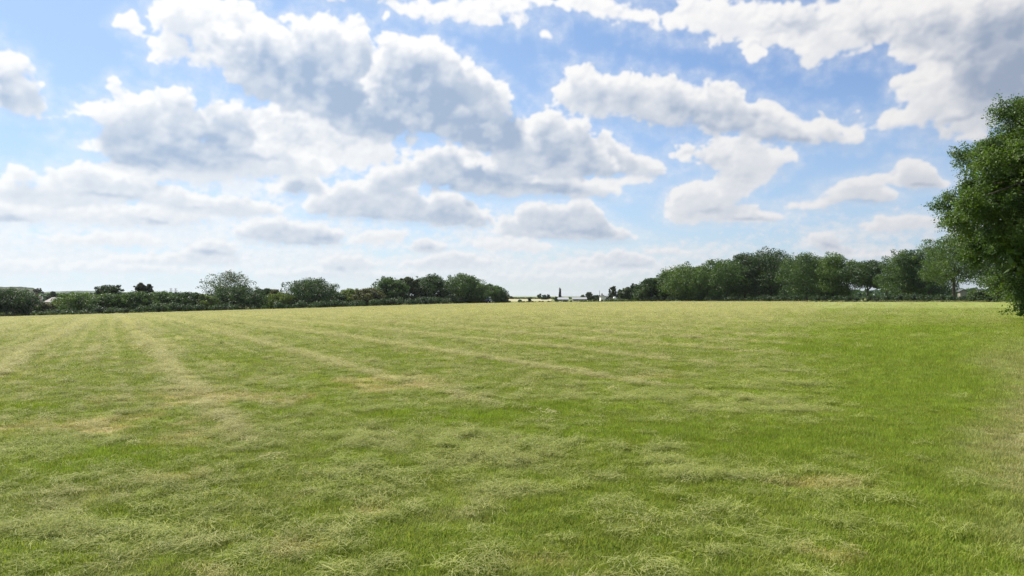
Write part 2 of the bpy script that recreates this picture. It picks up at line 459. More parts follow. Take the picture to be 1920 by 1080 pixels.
def grid_mesh(name, P):
    """mesh from a (rows, cols, 3) array of points"""
    r, c = P.shape[:2]
    me = bpy.data.meshes.new(name)
    me.vertices.add(r * c); me.vertices.foreach_set('co', P.astype(np.float32).ravel())
    i = np.arange(r * c, dtype=np.int32).reshape(r, c)
    f = np.stack([i[:-1, :-1], i[:-1, 1:], i[1:, 1:], i[1:, :-1]], -1).reshape(-1, 4)
    me.loops.add(f.size); me.loops.foreach_set('vertex_index', f.ravel())
    me.polygons.add(len(f)); me.polygons.foreach_set('loop_start', np.arange(0, f.size, 4, dtype=np.int32))
    me.update(calc_edges=True)
    me.polygons.foreach_set('use_smooth', np.ones(len(f), bool))
    return me

# ------------------------------------------------------------------ the lie of the land
#        sight line (px), depth of the field's edge, where the edge shows (py)
EDGE = np.array([[-400, 185, 600], [0, 200, 595.5], [300, 210, 587], [600, 230, 578.5], [800, 262, 572], [900, 335, 569], [1000, 335, 567.5],
                 [1200, 262, 566.3], [1400, 240, 566], [1600, 205, 566], [1750, 175, 566], [1860, 150, 566.5], [2100, 120, 567], [2500, 90, 567]], float)
_ang = np.arctan((EDGE[:, 0] - 960) / F_PX)
_dep = EDGE[:, 1]; _ze = EYE - (EDGE[:, 2] - HORIZON) / F_PX * _dep; _rad = _dep / np.cos(_ang)
def edge_of(a):
    """radius and height of the field's edge for a bearing"""
    return np.interp(a, _ang, _rad), np.interp(a, _ang, _ze)
def gz(x, y, micro=True):
    x = np.asarray(x, float); y = np.asarray(y, float)
    a = np.arctan2(x, y); r = np.hypot(x, y)
    R, zE = edge_of(a)
    front = np.clip(1.6 - np.abs(a) / 1.2, 0, 1)
    t = r / R
    z = zE * front * np.minimum(t, 1) ** 1.3
    zfar = np.interp(a, [-0.6, -0.1, 0.0, 0.6], [-9.0, -4.0, -2.2, -0.5])
    z = z + np.where(t > 1, (zfar - zE) * sstep(0, 1, (r - R) / 320.0), 0) * front
    if micro:
        k = np.clip(1 - r / 90.0, 0, 1)
        z = z + k * (0.035 * fbm(x * 0.45, y * 0.45, 3, .5, 101) + 0.018 * fbm(x * 1.7, y * 1.7, 2, .5, 102))
    return z

# ------------------------------------------------------------------ what grows where in the mown field (base colours)
LUSH = np.array([.182, .250, .026]); GREEN = np.array([.218, .276, .046]); OLIVE = np.array([.240, .272, .080]); DARK_FLECK = np.array([.115, .120, .040])
STRAW = np.array([.385, .368, .190]); TAN = np.array([.430, .335, .170]); CUT = np.array([.300, .325, .110]); WORN = np.array([.350, .325, .180])
SW = rad(-28.5); SWD = (math.sin(SW), math.cos(SW)); SWN = (math.cos(SW), -math.sin(SW))
#  dry or cut patches: x, y, half sizes, kind (0 tan, 1 cut hay, 2 lush)
PATCHES = [(-4.9, 12.2, 1.7, 1.1, 0), (-5.6, 9.6, 1.6, .8, 0), (-2.4, 13.8, 1.4, 1.6, 0), (-3.6, 8.5, .7, .5, 0), (3.4, 10.8, 1.3, 1.0, 1), (4.6, 13.5, 1.6, .9, 1), (2.2, 12.0, 1.6, .8, 1),
           (-1.05, 5.6, .22, .16, 0), (-0.05, 7.4, .7, .5, 1), (-.5, 7.0, .6, .35, 1), (.1, 6.2, .6, .4, 1), (-1.3, 8.4, 1.2, .5, 1), (-1.3, 4.75, .2, .16, 0), (-1.75, 4.4, .28, .18, 0), (.15, 4.5, .4, .2, 0), (-3.1, 6.6, .4, .2, 0),
           (2.6, 6.3, .5, .25, 0), (1.9, 4.6, .3, .2, 0), (-2.9, 5.1, .8, .5, 1), (1.6, 6.9, .8, .4, 1), (-5.5, 7.6, 1.2, 1.0, 1), (2.7, 14.6, .7, .4, 0), (-.3, 10.0, 1.6, .8, 2), (1.6, 8.6, 1.6, 1.0, 2), (.6, 10.6, 1.4, .7, 2), (-4.4, 7.4, 1.3, .9, 2), (-7.4, 11.2, .8, .8, 2), (7.5, 12.5, 2.4, 3.5, 2), (10.5, 20, 3.2, 7, 2), (19.0, 33, 6.5, 6, 2), (3.2, 8.2, 1.8, 1.6, 2)]
def growth(x, y):
    """dryness, cut, tan, lush, worn weights"""
    r = np.hypot(x, y); ratio = x / np.maximum(y, 0.5)
    along = x * SWD[0] + y * SWD[1]; q = x * SWN[0] + y * SWN[1]
    n1 = fbm(x * .16, y * .16, 3, .55, 201); n2 = fbm(along * .25, q * .8, 4, .6, 202); n3 = fbm(x * 1.6, y * 1.6, 4, .62, 203)
    n4 = fbm(x * .9 + 9, y * .9, 3, .6, 209)
    dry = np.interp(r, [3, 9, 15, 30, 60, 150, 300], [.20, .32, .41, .43, .46, .50, .54])
    dry = dry - np.interp(ratio, [-.7, -.2, .2, .45, .7], [-.10, 0.0, .06, .22, .34]) * np.interp(r, [10, 120, 200], [1, .7, .45])
    green_patch = sstep(.05, .6, n1)
    dry = dry + .30 * n2 + .62 * n3 + .25 * n4 - green_patch * .16
    # swath lines of raked hay
    wob = q + .35 * fbm(along * .06, q * .05, 2, .5, 204) + .10 * n3
    line = np.abs(((wob + 2.3) / 3.65 + .5) % 1.0 - .5) * 3.65
    rid = np.floor((wob + 2.3) / 3.65 + .5)
    strength = .5 + .5 * _h01(rid.astype(np.int64), rid.astype(np.int64) * 0, 31)
    vis = np.interp(r, [7, 14, 26, 400], [0, .6, 1, 1]) * np.interp(ratio, [-.7, .05, .35, .5], [1, .9, .6, .25]) * strength
    hay = np.exp(-(line / .17) ** 2) * vis * np.clip(.95 + .8 * n2 + .6 * n3, 0, 1)
    hay = hay + .38 * vis * np.interp(r, [12, 30], [0, 1]) * np.clip(np.cos((wob + .4) / 1.22 * 2 * np.pi) * 1.6 - .5, 0, 1) * np.clip(.6 + 1.5 * n2, 0, 1)
    between = np.clip(np.cos((wob + 2.3) / 3.65 * 2 * np.pi), -1, 1) * vis
    dry = dry + hay * 1.9 + between * .04
    tan = np.zeros_like(r); cut = np.clip(.9 * fbm(x * .55, y * .55, 4, .6, 206) - .08, 0, 1) * 1.1 * np.interp(ratio, [.3, .6], [1, .4]); lush = np.zeros_like(r)
    for px, py, a, b, k in PATCHES:
        e = 1 - np.sqrt(((x - px) / a) ** 2 + ((y - py) / b) ** 2) + 1.3 * n3 + .8 * n4
        e = sstep(-.1, .8, e) * (np.abs(x - px) < 4 * a) * (np.abs(y - py) < 4 * b)
        if k == 0: tan = np.maximum(tan, e)
        elif k == 1: cut = np.maximum(cut, e)
        else: lush = np.maximum(lush, e)
    lush = np.maximum(lush, sstep(.40, .50, ratio + .04 * n4) * np.interp(y + 10 * n1, [3, 22, 44], [.62, .5, 0]) * np.clip(.9 + 1.1 * n2 + .8 * n4, 0, 1.3))
    small = sstep(.42, .75, n3 * .8 + n4 * .7) * np.interp(r, [4, 12, 40], [.7, .6, .2])
    tan = np.maximum(tan, small * .6)
    dry = dry - .45 * lush
    edgex = .580 * y + .35 * np.sin(y * .6) + .5 * n4
    worn = sstep(-.15, 1.1, x - edgex - .03 * y) * (1 - sstep(2.6, 4.6, x - edgex + .5 * n3)) * np.interp(y, [2, 10, 26], [1, .85, .1])
    return np.clip(dry, 0, 1), np.clip(cut, 0, 1), np.clip(tan, 0, 1), np.clip(lush, 0, 1), worn, hay
def field_colour(x, y):
    dry, cut, tan, lush, worn, hay = growth(x, y)
    def mixc(c, w, tgt): return c * (1 - w[..., None]) + tgt * w[..., None]
    r = np.hypot(x, y)
    c = np.broadcast_to(GREEN, x.shape + (3,)).astype(float)
    c = mixc(c, sstep(.15, .5, dry), OLIVE)
    c = mixc(c, sstep(.42, 1.0, dry) * .95, STRAW)
    c = mixc(c, lush * .60, LUSH * 1.10)
    c = mixc(c, cut * .35, CUT)
    c = mixc(c, tan * .50, TAN)
    c = mixc(c, worn, WORN)
    along = x * SWD[0] + y * SWD[1]; q = x * SWN[0] + y * SWN[1]
    d = fbm(along * .55, q * 1.3, 5, .68, 221)
    c = mixc(c, sstep(.34, .62, d) * np.interp(r, [4, 12, 200], [.5, .85, .9]) * (1 - .7 * lush), DARK_FLECK)  # dark olive flecks from noise, stretched along the swaths
    j = 1 + .20 * fbm(x * 3.1, y * 3.1, 3, .6, 208)
    return np.clip(c * j[..., None], 0, 1), dry, cut, tan, lush, worn, hay

# ------------------------------------------------------------------ materials
def new_mat(name):
    m = bpy.data.materials.new(name); m.use_nodes = True
    t = m.node_tree; t.nodes.clear()
    return m, NT(t)
def finish(nt, shader):
    o = nt.n('ShaderNodeOutputMaterial'); nt.t.links.new(shader, o.inputs['Surface'])
def principled(nt, col, rough=.7, spec=.3, **kw):
    p = nt.n('ShaderNodeBsdfPrincipled')
    nt.put(p.inputs['Base Color'], col); nt.put(p.inputs['Roughness'], rough)
    nt.put(p.inputs['Specular IOR Level'], spec)
    for k, v in kw.items(): nt.put(p.inputs[k], v)
    return p
def plain(name, col, rough=.7, spec=.3, metal=0.0, vary=.15, scale=3.0):
    m, nt = new_mat(name)
    tc = nt.n('ShaderNodeTexCoord')
    n = nt.noise(tc.outputs['Object'], scale, 5.0, .6)
    c = nt.mix(nt.ramp(n, .3, .7), C4(*[v * (1 - vary) for v in col]), C4(*[min(1, v * (1 + vary)) for v in col]))
    p = principled(nt, c, rough, spec, Metallic=metal)
    finish(nt, p.outputs[0])
    return m

def mat_field():
    m, nt = new_mat('mown meadow')
    at = nt.n('ShaderNodeAttribute', attribute_name='col')
    geo = nt.n('ShaderNodeNewGeometry')
    P = geo.outputs['Position']
    fine = nt.noise(P, 9.0, 5.0, .7)
    mid = nt.noise(P, 1.7, 5.0, .65)
    c = nt.mix(nt.ramp(fine, .35, .68), nt.v('MULTIPLY', at.outputs['Color'], (.62, .66, .60)), nt.v('MULTIPLY', at.outputs['Color'], (1.12, 1.06, 1.05)))
    c = nt.mix(nt.m('MULTIPLY', nt.ramp(mid, .52, .68), .30), c, C4(.34, .31, .12))
    bump = nt.n('ShaderNodeBump'); bump.inputs['Strength'].default_value = .9; bump.inputs['Distance'].default_value = .08
    h = nt.m('ADD', nt.m('MULTIPLY', fine, .5), mid)
    nt.put(bump.inputs['Height'], h)
    p = principled(nt, c, .85, .1); nt.put(p.inputs['Normal'], bump.outputs[0])
    finish(nt, p.outputs[0])
    return m
def mat_blades(name, dry=False):
    m, nt = new_mat(name)
    at = nt.n('ShaderNodeAttribute', attribute_name='col', attribute_type='INSTANCER')
    geo = nt.n('ShaderNodeNewGeometry')
    rnd = geo.outputs['Random Per Island']
    base = at.outputs['Color']
    lo = nt.v('MULTIPLY', base, (.60, .68, .55)); hi = nt.v('MULTIPLY', base, (1.42, 1.30, 1.25))
    c = nt.mix(rnd, lo, hi)
    pale = nt.ramp(nt.m('FRACT', nt.m('MULTIPLY', rnd, 37.3)), .78 if not dry else .55, .90 if not dry else .95)
    c = nt.mix(nt.m('MULTIPLY', pale, .45), c, C4(.48, .47, .25) if dry else C4(.42, .42, .16))
    p = principled(nt, c, .7, .10)
    tr = nt.n('ShaderNodeBsdfTranslucent'); nt.put(tr.inputs['Color'], nt.v('MULTIPLY', c, (1.15, 1.25, .75)))
    mx = nt.n('ShaderNodeMixShader'); mx.inputs[0].default_value = .27 if dry else .34
    nt.t.links.new(p.outputs[0], mx.inputs[1]); nt.t.links.new(tr.outputs[0], mx.inputs[2])
    finish(nt, mx.outputs[0])
    return m
_fol = {}
def mat_foliage(name, col, trans=.30, tip=(1.28, 1.26, 1.15), clump=.35):
    if name in _fol: return _fol[name]
    m, nt = new_mat(name)
    geo = nt.n('ShaderNodeNewGeometry'); tc = nt.n('ShaderNodeTexCoord')
    n = nt.noise(tc.outputs['Object'], clump, 3.0, .6)
    rnd = geo.outputs['Random Per Island']
    base = C4(*col)
    a = nt.mix(nt.ramp(n, .35, .65), C4(col[0] * .78, col[1] * .84, col[2] * 1.0), C4(min(1, col[0] * 1.35), min(1, col[1] * 1.22), col[2] * .95))
    c = nt.mix(rnd, nt.v('MULTIPLY', a, (.74, .76, .78)), nt.v('MULTIPLY', a, tip))
    p = principled(nt, c, .55, .30)
    tr = nt.n('ShaderNodeBsdfTranslucent'); nt.put(tr.inputs['Color'], nt.v('MULTIPLY', c, (1.25, 1.40, .45)))
    mx = nt.n('ShaderNodeMixShader'); mx.inputs[0].default_value = trans
    nt.t.links.new(p.outputs[0], mx.inputs[1]); nt.t.links.new(tr.outputs[0], mx.inputs[2])
    finish(nt, mx.outputs[0])
    _fol[name] = m
    return m
def mat_bark():
    m, nt = new_mat('bark')
    tc = nt.n('ShaderNodeTexCoord')
    v = nt.v('MULTIPLY', tc.outputs['Object'], (6, 6, 1.2))
    n = nt.noise(v, 2.0, 6.0, .7)
    c = nt.mix(nt.ramp(n, .3, .7), C4(.045, .038, .030), C4(.15, .13, .105))
    b = nt.n('ShaderNodeBump'); b.inputs['Strength'].default_value = .8; b.inputs['Distance'].default_value = .05; nt.put(b.inputs['Height'], n)
    p = principled(nt, c, .9, .1); nt.put(p.inputs['Normal'], b.outputs[0])
    finish(nt, p.outputs[0])
    return m
BARK = mat_bark()

# ------------------------------------------------------------------ field, land beyond, hills
def build_field():
    A = np.concatenate([np.linspace(-math.pi, -.80, 40)[:-1], np.linspace(-.80, .80, 520), np.linspace(.80, math.pi, 40)[1:]])
    R, zE = edge_of(A)
    t = np.concatenate([[0.0, .4, .8], np.geomspace(1.2, 100, 330)])
    rr = np.where(t[:, None] < 1.2, t[:, None], np.exp(np.log(1.2) + (np.log(np.maximum(t[:, None], 1.2)) - np.log(1.2)) / (math.log(100) - math.log(1.2)) * (np.log(R)[None, :] - np.log(1.2))))
    x = rr * np.sin(A)[None, :]; y = rr * np.cos(A)[None, :]
    z = gz(x, y)
    me = grid_mesh('field', np.stack([x, y, z], -1))
    me.flip_normals()
    col, *_ = field_colour(x.ravel(), y.ravel())
    ca = me.color_attributes.new('col', 'FLOAT_COLOR', 'POINT')
    ca.data.foreach_set('color', np.concatenate([col, np.ones((len(col), 1))], 1).astype(np.float32).ravel())
    o = link('field', me, mat_field())
    tag(o, kind='structure', label='mown hay field with pale swath lines')
build_field()

def mat_land():
    m, nt = new_mat('farmland')
    P = nt.n('ShaderNodeNewGeometry').outputs['Position']
    n = nt.noise(P, .006, 2.0, .5); f = nt.noise(P, .25, 5.0, .7)
    c = nt.mix(nt.ramp(n, .46, .54), C4(.10, .14, .04), C4(.22, .22, .08))
    c = nt.mix(nt.m('MULTIPLY', nt.ramp(f, .4, .65), .5), c, C4(.08, .11, .035))
    finish(nt, principled(nt, c, .9, .1).outputs[0])
    return m
def build_land():
    A = np.linspace(-math.pi, math.pi, 361)
    R, _ = edge_of(A)
    k = np.concatenate([[0, .012, .04, .1, .2, .35, .55, .8, 1.0], np.geomspace(1.3, 28, 22)])
    rr = R[None, :] * .985 + k[:, None] * 260
    x = rr * np.sin(A)[None, :]; y = rr * np.cos(A)[None, :]
    z = gz(x, y, False) - .05
    o = link('ground', grid_mesh('ground', np.stack([x, y, z], -1)), mat_land())
    o.data.flip_normals()
    tag(o, kind='structure', label='farmland rolling away beyond the hay field')
    # the pale stubble field seen through the gap
    px = np.linspace(952, 1034, 40); D = np.linspace(440, 640, 12)
    PX, DD = np.meshgrid(px, D)
    zz = EYE - (np.interp(DD, [440, 640], [566, 560.6]) - HORIZON) / F_PX * DD
    m, nt = new_mat('stubble')
    n = nt.noise(nt.n('ShaderNodeNewGeometry').outputs['Position'], .12, 4.0, .6)
    finish(nt, principled(nt, nt.mix(nt.ramp(n, .35, .65), C4(.30, .27, .15), C4(.38, .34, .20)), .9, .1).outputs[0])
    o = link('stubble_field', grid_mesh('stubble_field', np.stack([X_at(PX, DD), DD, zz], -1)), m)
    tag(o, kind='structure', label='pale stubble field rising beyond the far hedge')
build_land()

def hill(name, pts, D0, depth, col, label, seed):
    px = np.linspace(pts[0][0], pts[-1][0], 220)
    top = np.interp(px, [p[0] for p in pts], [p[1] for p in pts])
    rows = []
    for k in np.linspace(0, 1, 16):
        D = D0 + depth * k
        prof = math.sin(k * math.pi * .72) / math.sin(math.pi * .72 * .695) if k < .695 else 1.0 - (k - .695) * 1.2
        zt = Z_at(top, D0 + depth * .695)
        zb = -14.0
        b = fbm(px * .12 + k * 9, px * 0 + k * 13, 4, .6, seed) * 2.2 * D0 / 2000
        rows.append(np.stack([X_at(px, D), np.full_like(px, D), zb + (zt - zb) * prof + b * min(1, k * 3)], -1))
    m, nt = new_mat(name + ' cover')
    P = nt.n('ShaderNodeNewGeometry').outputs['Position']
    n = nt.noise(P, .010, 5.0, .65)
    c = nt.mix(nt.ramp(n, .42, .58), C4(*[v * .55 for v in col]), C4(*[v * 1.5 for v in col]))
    finish(nt, principled(nt, c, .9, .05).outputs[0])
    o = link(name, grid_mesh(name, np.array(rows)), m)
    o.data.flip_normals()
    tag(o, kind='structure', label=label)
hill('hills', [(-500, 552), (-200, 546), (60, 550), (90, 547), (150, 545), (200, 546), (260, 549), (330, 553), (500, 557)], 2300, 700, (.06, .09, .045), 'blue grey wooded hills on the horizon', 5)
hill('hillside', [(-600, 538), (-100, 536), (10, 538), (40, 537.5), (62, 540), (85, 549), (130, 556), (180, 560)], 900, 300, (.045, .06, .03), 'dark wooded hillside above the houses', 6)
# ------------------------------------------------------------------ foliage
def leaf_quads(P, out, size, rng, flat=.35, slim=.62):
    """one small rhombus per leaf or leaf tuft at P, facing loosely along out"""
    n = len(P)
    nr = rng.normal(size=(n, 3)); nr[:, 2] += flat
    nr = nr + out * .9
    nr /= np.linalg.norm(nr, axis=1, keepdims=True) + 1e-9
    a = rng.normal(size=(n, 3)); a -= (a * nr).sum(1, keepdims=True) * nr
    a /= np.linalg.norm(a, axis=1, keepdims=True) + 1e-9
    b = np.cross(nr, a)
    s = (size * rng.uniform(.55, 1.35, n))[:, None]
    a = a * s; b = b * s * slim
    k = rng.uniform(-.25, .25, (n, 1))
    return np.stack([P - a, P + b + a * k, P + a, P - b + a * k], 1)

def tube(pts, radii, seg=7):
    """closed tapered tube as a list of verts and faces"""
    V, Fc = [], []
    pts = [Vector(p) for p in pts]
    for i, p in enumerate(pts):
        d = (pts[min(i + 1, len(pts) - 1)] - pts[max(i - 1, 0)]).normalized()
        q = d.to_track_quat('Z', 'Y')
        for s in range(seg):
            an = 2 * math.pi * s / seg
            V.append(p + q @ Vector((math.cos(an) * radii[i], math.sin(an) * radii[i], 0)))
    for i in range(len(pts) - 1):
        for s in range(seg):
            Fc.append((i * seg + s, i * seg + (s + 1) % seg, (i + 1) * seg + (s + 1) % seg, (i + 1) * seg + s))
    Fc.append(tuple(range(seg - 1, -1, -1)))
    Fc.append(tuple((len(pts) - 1) * seg + s for s in range(seg)))
    return V, Fc
def join_tubes(name, tubes):
    V, Fc = [], []
    for v, f in tubes:
        o = len(V); V += v; Fc += [tuple(i + o for i in q) for q in f]
    me = bpy.data.meshes.new(name); me.from_pydata([tuple(v) for v in V], [], Fc); me.update()
    me.polygons.foreach_set('use_smooth', np.ones(len(me.polygons), bool))
    return me

def make_trunk(h, r, spread, rng, limbs=6, split=.28, seg=7):
    lean = rng.normal(0, .03, 2)
    T = []
    main = [(lean[0] * h * k ** 2, lean[1] * h * k ** 2, h * .80 * k - .4) for k in (0, .12, .3, .5, .75, 1)]
    T.append(tube(main, [r * 1.35, r, r * .85, r * .65, r * .38, r * .1], seg))
    for i in range(limbs):
        a = 2 * math.pi * (i + rng.uniform(-.3, .3)) / limbs
        k = rng.uniform(split, .6); z0 = h * .8 * k - .4
        L = spread * rng.uniform(.6, .95); up = h * rng.uniform(.18, .42)
        p0 = Vector((lean[0] * h * k * k, lean[1] * h * k * k, z0))
        d = Vector((math.cos(a), math.sin(a), 0))
        pts = [p0 + d * (L * t) + Vector((0, 0, up * (t ** .8))) for t in (0, .3, .6, 1)]
        T.append(tube(pts, [r * .42, r * .32, r * .2, r * .05], 5))
    return join_tubes('trunk', T)

def crown_points(w, h, z0, n, rng, lumps=34, gaps=0.0, flat=.8, top=.5, bottom=.8):
    """leaf places: lumps of foliage heaped into an uneven domed crown (w wide, from z0 up to h)"""
    R = w / 2; H = h - z0
    t = (np.arange(lumps) + rng.uniform(0, 1, lumps)) / lumps
    prof = np.where(t > top, np.sqrt(np.clip(1 - ((t - top) / (1 - top)) ** 2.2, 0, 1)), bottom + (1 - bottom) * np.clip(t / max(top, .01), 0, 1) ** .6)
    prof = np.maximum(prof * rng.uniform(.68, 1.12, lumps), .20)
    lr = np.minimum(w * rng.uniform(.09, .21, lumps), H * .33)
    a = rng.permutation(lumps) * 2.39996 + rng.uniform(-.4, .4, lumps)
    rad_ = np.maximum(R * prof - lr * .75, 0) * np.where(rng.uniform(0, 1, lumps) < .25, .45, 1.0)
    C = np.stack([rad_ * np.cos(a), rad_ * np.sin(a), z0 + lr * flat * .6 + t * (H - lr * flat * 1.45)], 1)
    # small sprays standing proud of the outline
    k = int(lumps * .9); ts = rng.uniform(.12, 1.0, k); as_ = rng.uniform(0, 2 * math.pi, k)
    ps = np.where(ts > top, np.sqrt(np.clip(1 - ((ts - top) / (1 - top)) ** 2.2, 0, 1)), bottom + (1 - bottom) * np.clip(ts / max(top, .01), 0, 1) ** .6) * R * rng.uniform(.86, 1.04, k)
    C = np.concatenate([C, np.stack([ps * np.cos(as_), ps * np.sin(as_), z0 + ts * H * rng.uniform(.93, 1.02, k)], 1)])
    lr = np.concatenate([lr, w * rng.uniform(.030, .070, k)]); lumps = len(lr)
    p = lr ** 1.7; p /= p.sum()
    idx = rng.choice(lumps, n, p=p)
    v = rng.normal(size=(n, 3)); v /= np.linalg.norm(v, axis=1, keepdims=True)
    rr = rng.uniform(0, 1, n) ** .28
    ruff = 1 + .25 * np.sin(v[:, 0] * 7 + idx) * np.sin(v[:, 1] * 6 + idx * 2) * np.cos(v[:, 2] * 5)
    P = C[idx] + v * (lr[idx] * rr * ruff)[:, None] * np.array([1, 1, flat])
    core = rng.uniform(0, 1, n) < (.20 * (1 - gaps))            # leaves deep in the crown close it up
    tc = rng.uniform(0, .9, n); pc = np.where(tc > top, np.sqrt(np.clip(1 - ((tc - top) / (1 - top)) ** 2, 0, 1)), bottom + (1 - bottom) * tc / top) * R * .72 * np.sqrt(rng.uniform(0, 1, n))
    ac = rng.uniform(0, 2 * math.pi, n)
    P[core] = np.stack([pc * np.cos(ac), pc * np.sin(ac), z0 + tc * H], 1)[core]
    lo, hi = np.percentile(P[:, 2], [.3, 99.8]); P[:, 2] = z0 + (P[:, 2] - lo) / (hi - lo) * H
    m = np.percentile(np.abs(P[:, :2]), 98.5)
    P[:, :2] *= R / m
    return P, v

TONES = {
 'oak leaves': (.056, .102, .032), 'dark leaves': (.038, .070, .028), 'deep leaves': (.031, .057, .027), 'fresh leaves': (.074, .126, .032),
 'yellow leaves': (.120, .162, .045), 'grey leaves': (.062, .084, .044), 'bronze leaves': (.086, .092, .048), 'pine leaves': (.046, .056, .042),
 'bramble leaves': (.074, .110, .042), 'bluish leaves': (.044, .086, .046),
}
def tone(k, **kw): return mat_foliage(k, TONES[k], **kw)

def tree(px, w_px, top, base, D, tn, label, seed, name='tree', cat='tree', group=None, leaf=None, n=None, gaps=.25, lumps=48, z0=.12, topk=.5, trunk=True, limbs=6, flat=.8, parts=('crown', 'trunk')):
    rng = np.random.default_rng(seed)
    x = X_at(px, D); w = w_px / F_PX * D * (1.22 if group else 1.0)
    zb = float(gz(x, D, False)) - .05
    h = Z_at(top, D) - zb
    size = leaf or max(.17, D / F_PX * 1.15)
    area = math.pi * w * h * .9
    n = n or int(min(22000, max(1200, area / (size * size) * 5.5)))
    root = empty(name, (x, D, zb), label, cat, group)
    P, v = crown_points(w, h, h * z0, n, rng, lumps, gaps, flat, topk, .62 if z0 > .2 else .88)
    link(parts[0], quads('crown', leaf_quads(P, v, size, rng)), tone(tn), root)
    if trunk:
        link(parts[1], make_trunk(h, max(.09, h * .026), w * .36, rng, limbs), BARK, root)
    return root

def bush_points(xs, Ds, tops, depth, n, rng, step=2.2):
    """a rough hedge along a line: places of leaves; xs, Ds along, tops height above ground"""
    L = np.cumsum(np.r_[0, np.hypot(np.diff(xs), np.diff(Ds))])
    lumps = max(4, int(L[-1] / step))
    t = np.sort(rng.uniform(0, L[-1], lumps * 2))
    cx = np.interp(t, L, xs); cd = np.interp(t, L, Ds) + rng.uniform(0, depth, len(t)); H = np.interp(t, L, tops) * rng.uniform(.68, 1.12, len(t))
    R = np.minimum(np.maximum(H * .5, .5), step * 1.2) * rng.uniform(.75, 1.2, len(t))
    p = R * np.maximum(H, .5); p /= p.sum()
    i = rng.choice(len(t), n, p=p)
    v = rng.normal(size=(n, 3)); v /= np.linalg.norm(v, axis=1, keepdims=True); v[:, 2] = np.abs(v[:, 2])
    rr = rng.uniform(0, 1, n) ** .4
    # lump = column with a round head
    zc = np.maximum(H[i] - R[i], 0) * rng.uniform(0, 1, n) ** .6
    X = cx[i] + v[:, 0] * R[i] * rr * 1.15; Y = cd[i] + v[:, 1] * R[i] * rr * 1.0; Z = zc + v[:, 2] * R[i] * rr
    return np.stack([X, Y, Z], 1), v
def hedge(pts, depth, tn, label, seed, name='hedge', cat='hedge', size=None, dens=3.0, step=2.2):
    """pts: (px, D, top py) along it"""
    rng = np.random.default_rng(seed)
    P0 = np.array(pts, float)
    px = np.interp(np.linspace(0, 1, 60), np.linspace(0, 1, len(P0)), P0[:, 0]); D = np.interp(np.linspace(0, 1, 60), np.linspace(0, 1, len(P0)), P0[:, 1])
    top = np.interp(np.linspace(0, 1, 60), np.linspace(0, 1, len(P0)), P0[:, 2])
    xs = X_at(px, D); g = gz(xs, D, False)
    H = Z_at(top, D) - g
    s = size or max(.15, D.mean() / F_PX * 1.05)
    length = np.hypot(np.diff(xs), np.diff(D)).sum()
    n = int(min(26000, length * H.mean() / (s * s) * dens))
    P, v = bush_points(xs, D, np.maximum(H, .4), depth, n, rng, step)
    P[:, 2] += gz(P[:, 0], P[:, 1], False) - .05
    c = np.array([xs.mean(), D.mean(), g.mean()])
    o = link(name, quads('hedge', leaf_quads(P - c, v, s, rng)), tone(tn), None, tuple(c))
    return tag(o, label, cat)

# ---- wood edge on the far right of the field, thirteen trees
RG = 'tall trees along the far right field edge'
tree(1222, 50, 522, 566, 268, 'dark leaves', 'small dark tree at the low tapering end of the tall tree row', 11, group=RG, gaps=.3, z0=.05)
tree(1252, 44, 508, 566, 272, 'oak leaves', 'narrow mid green tree wedged behind the low end of the tall tree row', 12, group=RG, z0=.05)
tree(1286, 84, 495, 566, 262, 'fresh leaves', 'rounded tree with pale yellowish feathery top in the tall tree row', 13, group=RG, z0=.06)
tree(1346, 86, 487, 566, 256, 'oak leaves', 'broad dark green oak sloping up towards the highest tree of the row', 14, group=RG, z0=.06)
tree(1396, 66, 475, 566, 262, 'dark leaves', 'upright oak just before the highest tree of the far row', 15, group=RG, z0=.06, gaps=.35)
tree(1447, 84, 466, 566, 256, 'dark leaves', 'highest dark oak in the middle of the far tree row', 16, group=RG, z0=.06, gaps=.35)
tree(1512, 84, 475, 566, 238, 'oak leaves', 'green oak with level top and small sky gaps, next after the highest oak', 17, group=RG, z0=.08, gaps=.55)
tree(1562, 76, 474, 566, 232, 'fresh leaves', 'lighter green oak with twiggy top between the level oak and the low gappy tree', 18, group=RG, z0=.08, gaps=.5)
tree(1627, 78, 489, 566, 222, 'dark leaves', 'lower domed tree with bright sky showing under its crown', 19, group=RG, z0=.34, gaps=.5, topk=.35, limbs=8)
tree(1694, 72, 469, 566, 204, 'oak leaves', 'rounded oak standing just past the sky gap in the tree row', 20, group=RG, z0=.10, gaps=.5)
tree(1742, 70, 462, 566, 200, 'bluish leaves', 'blue green tree between the rounded oak and the big near tree', 21, group=RG, z0=.12, gaps=.7)
tree(1788, 100, 440, 566, 182, 'fresh leaves', 'tall green tree partly behind the big near oak crown', 22, group=RG, z0=.24, gaps=.7)
tree(1870, 110, 430, 566, 170, 'dark leaves', 'dark tree mostly hidden behind the big near oak', 23, group=RG, z0=.26, gaps=.4)
tree(1975, 130, 425, 566, 150, 'dark leaves', 'dark tree behind the big near oak, beside the worn strip', 24, group=RG, z0=.15, gaps=.3, n=6000)
RB = 'trees filling in behind the far right row'
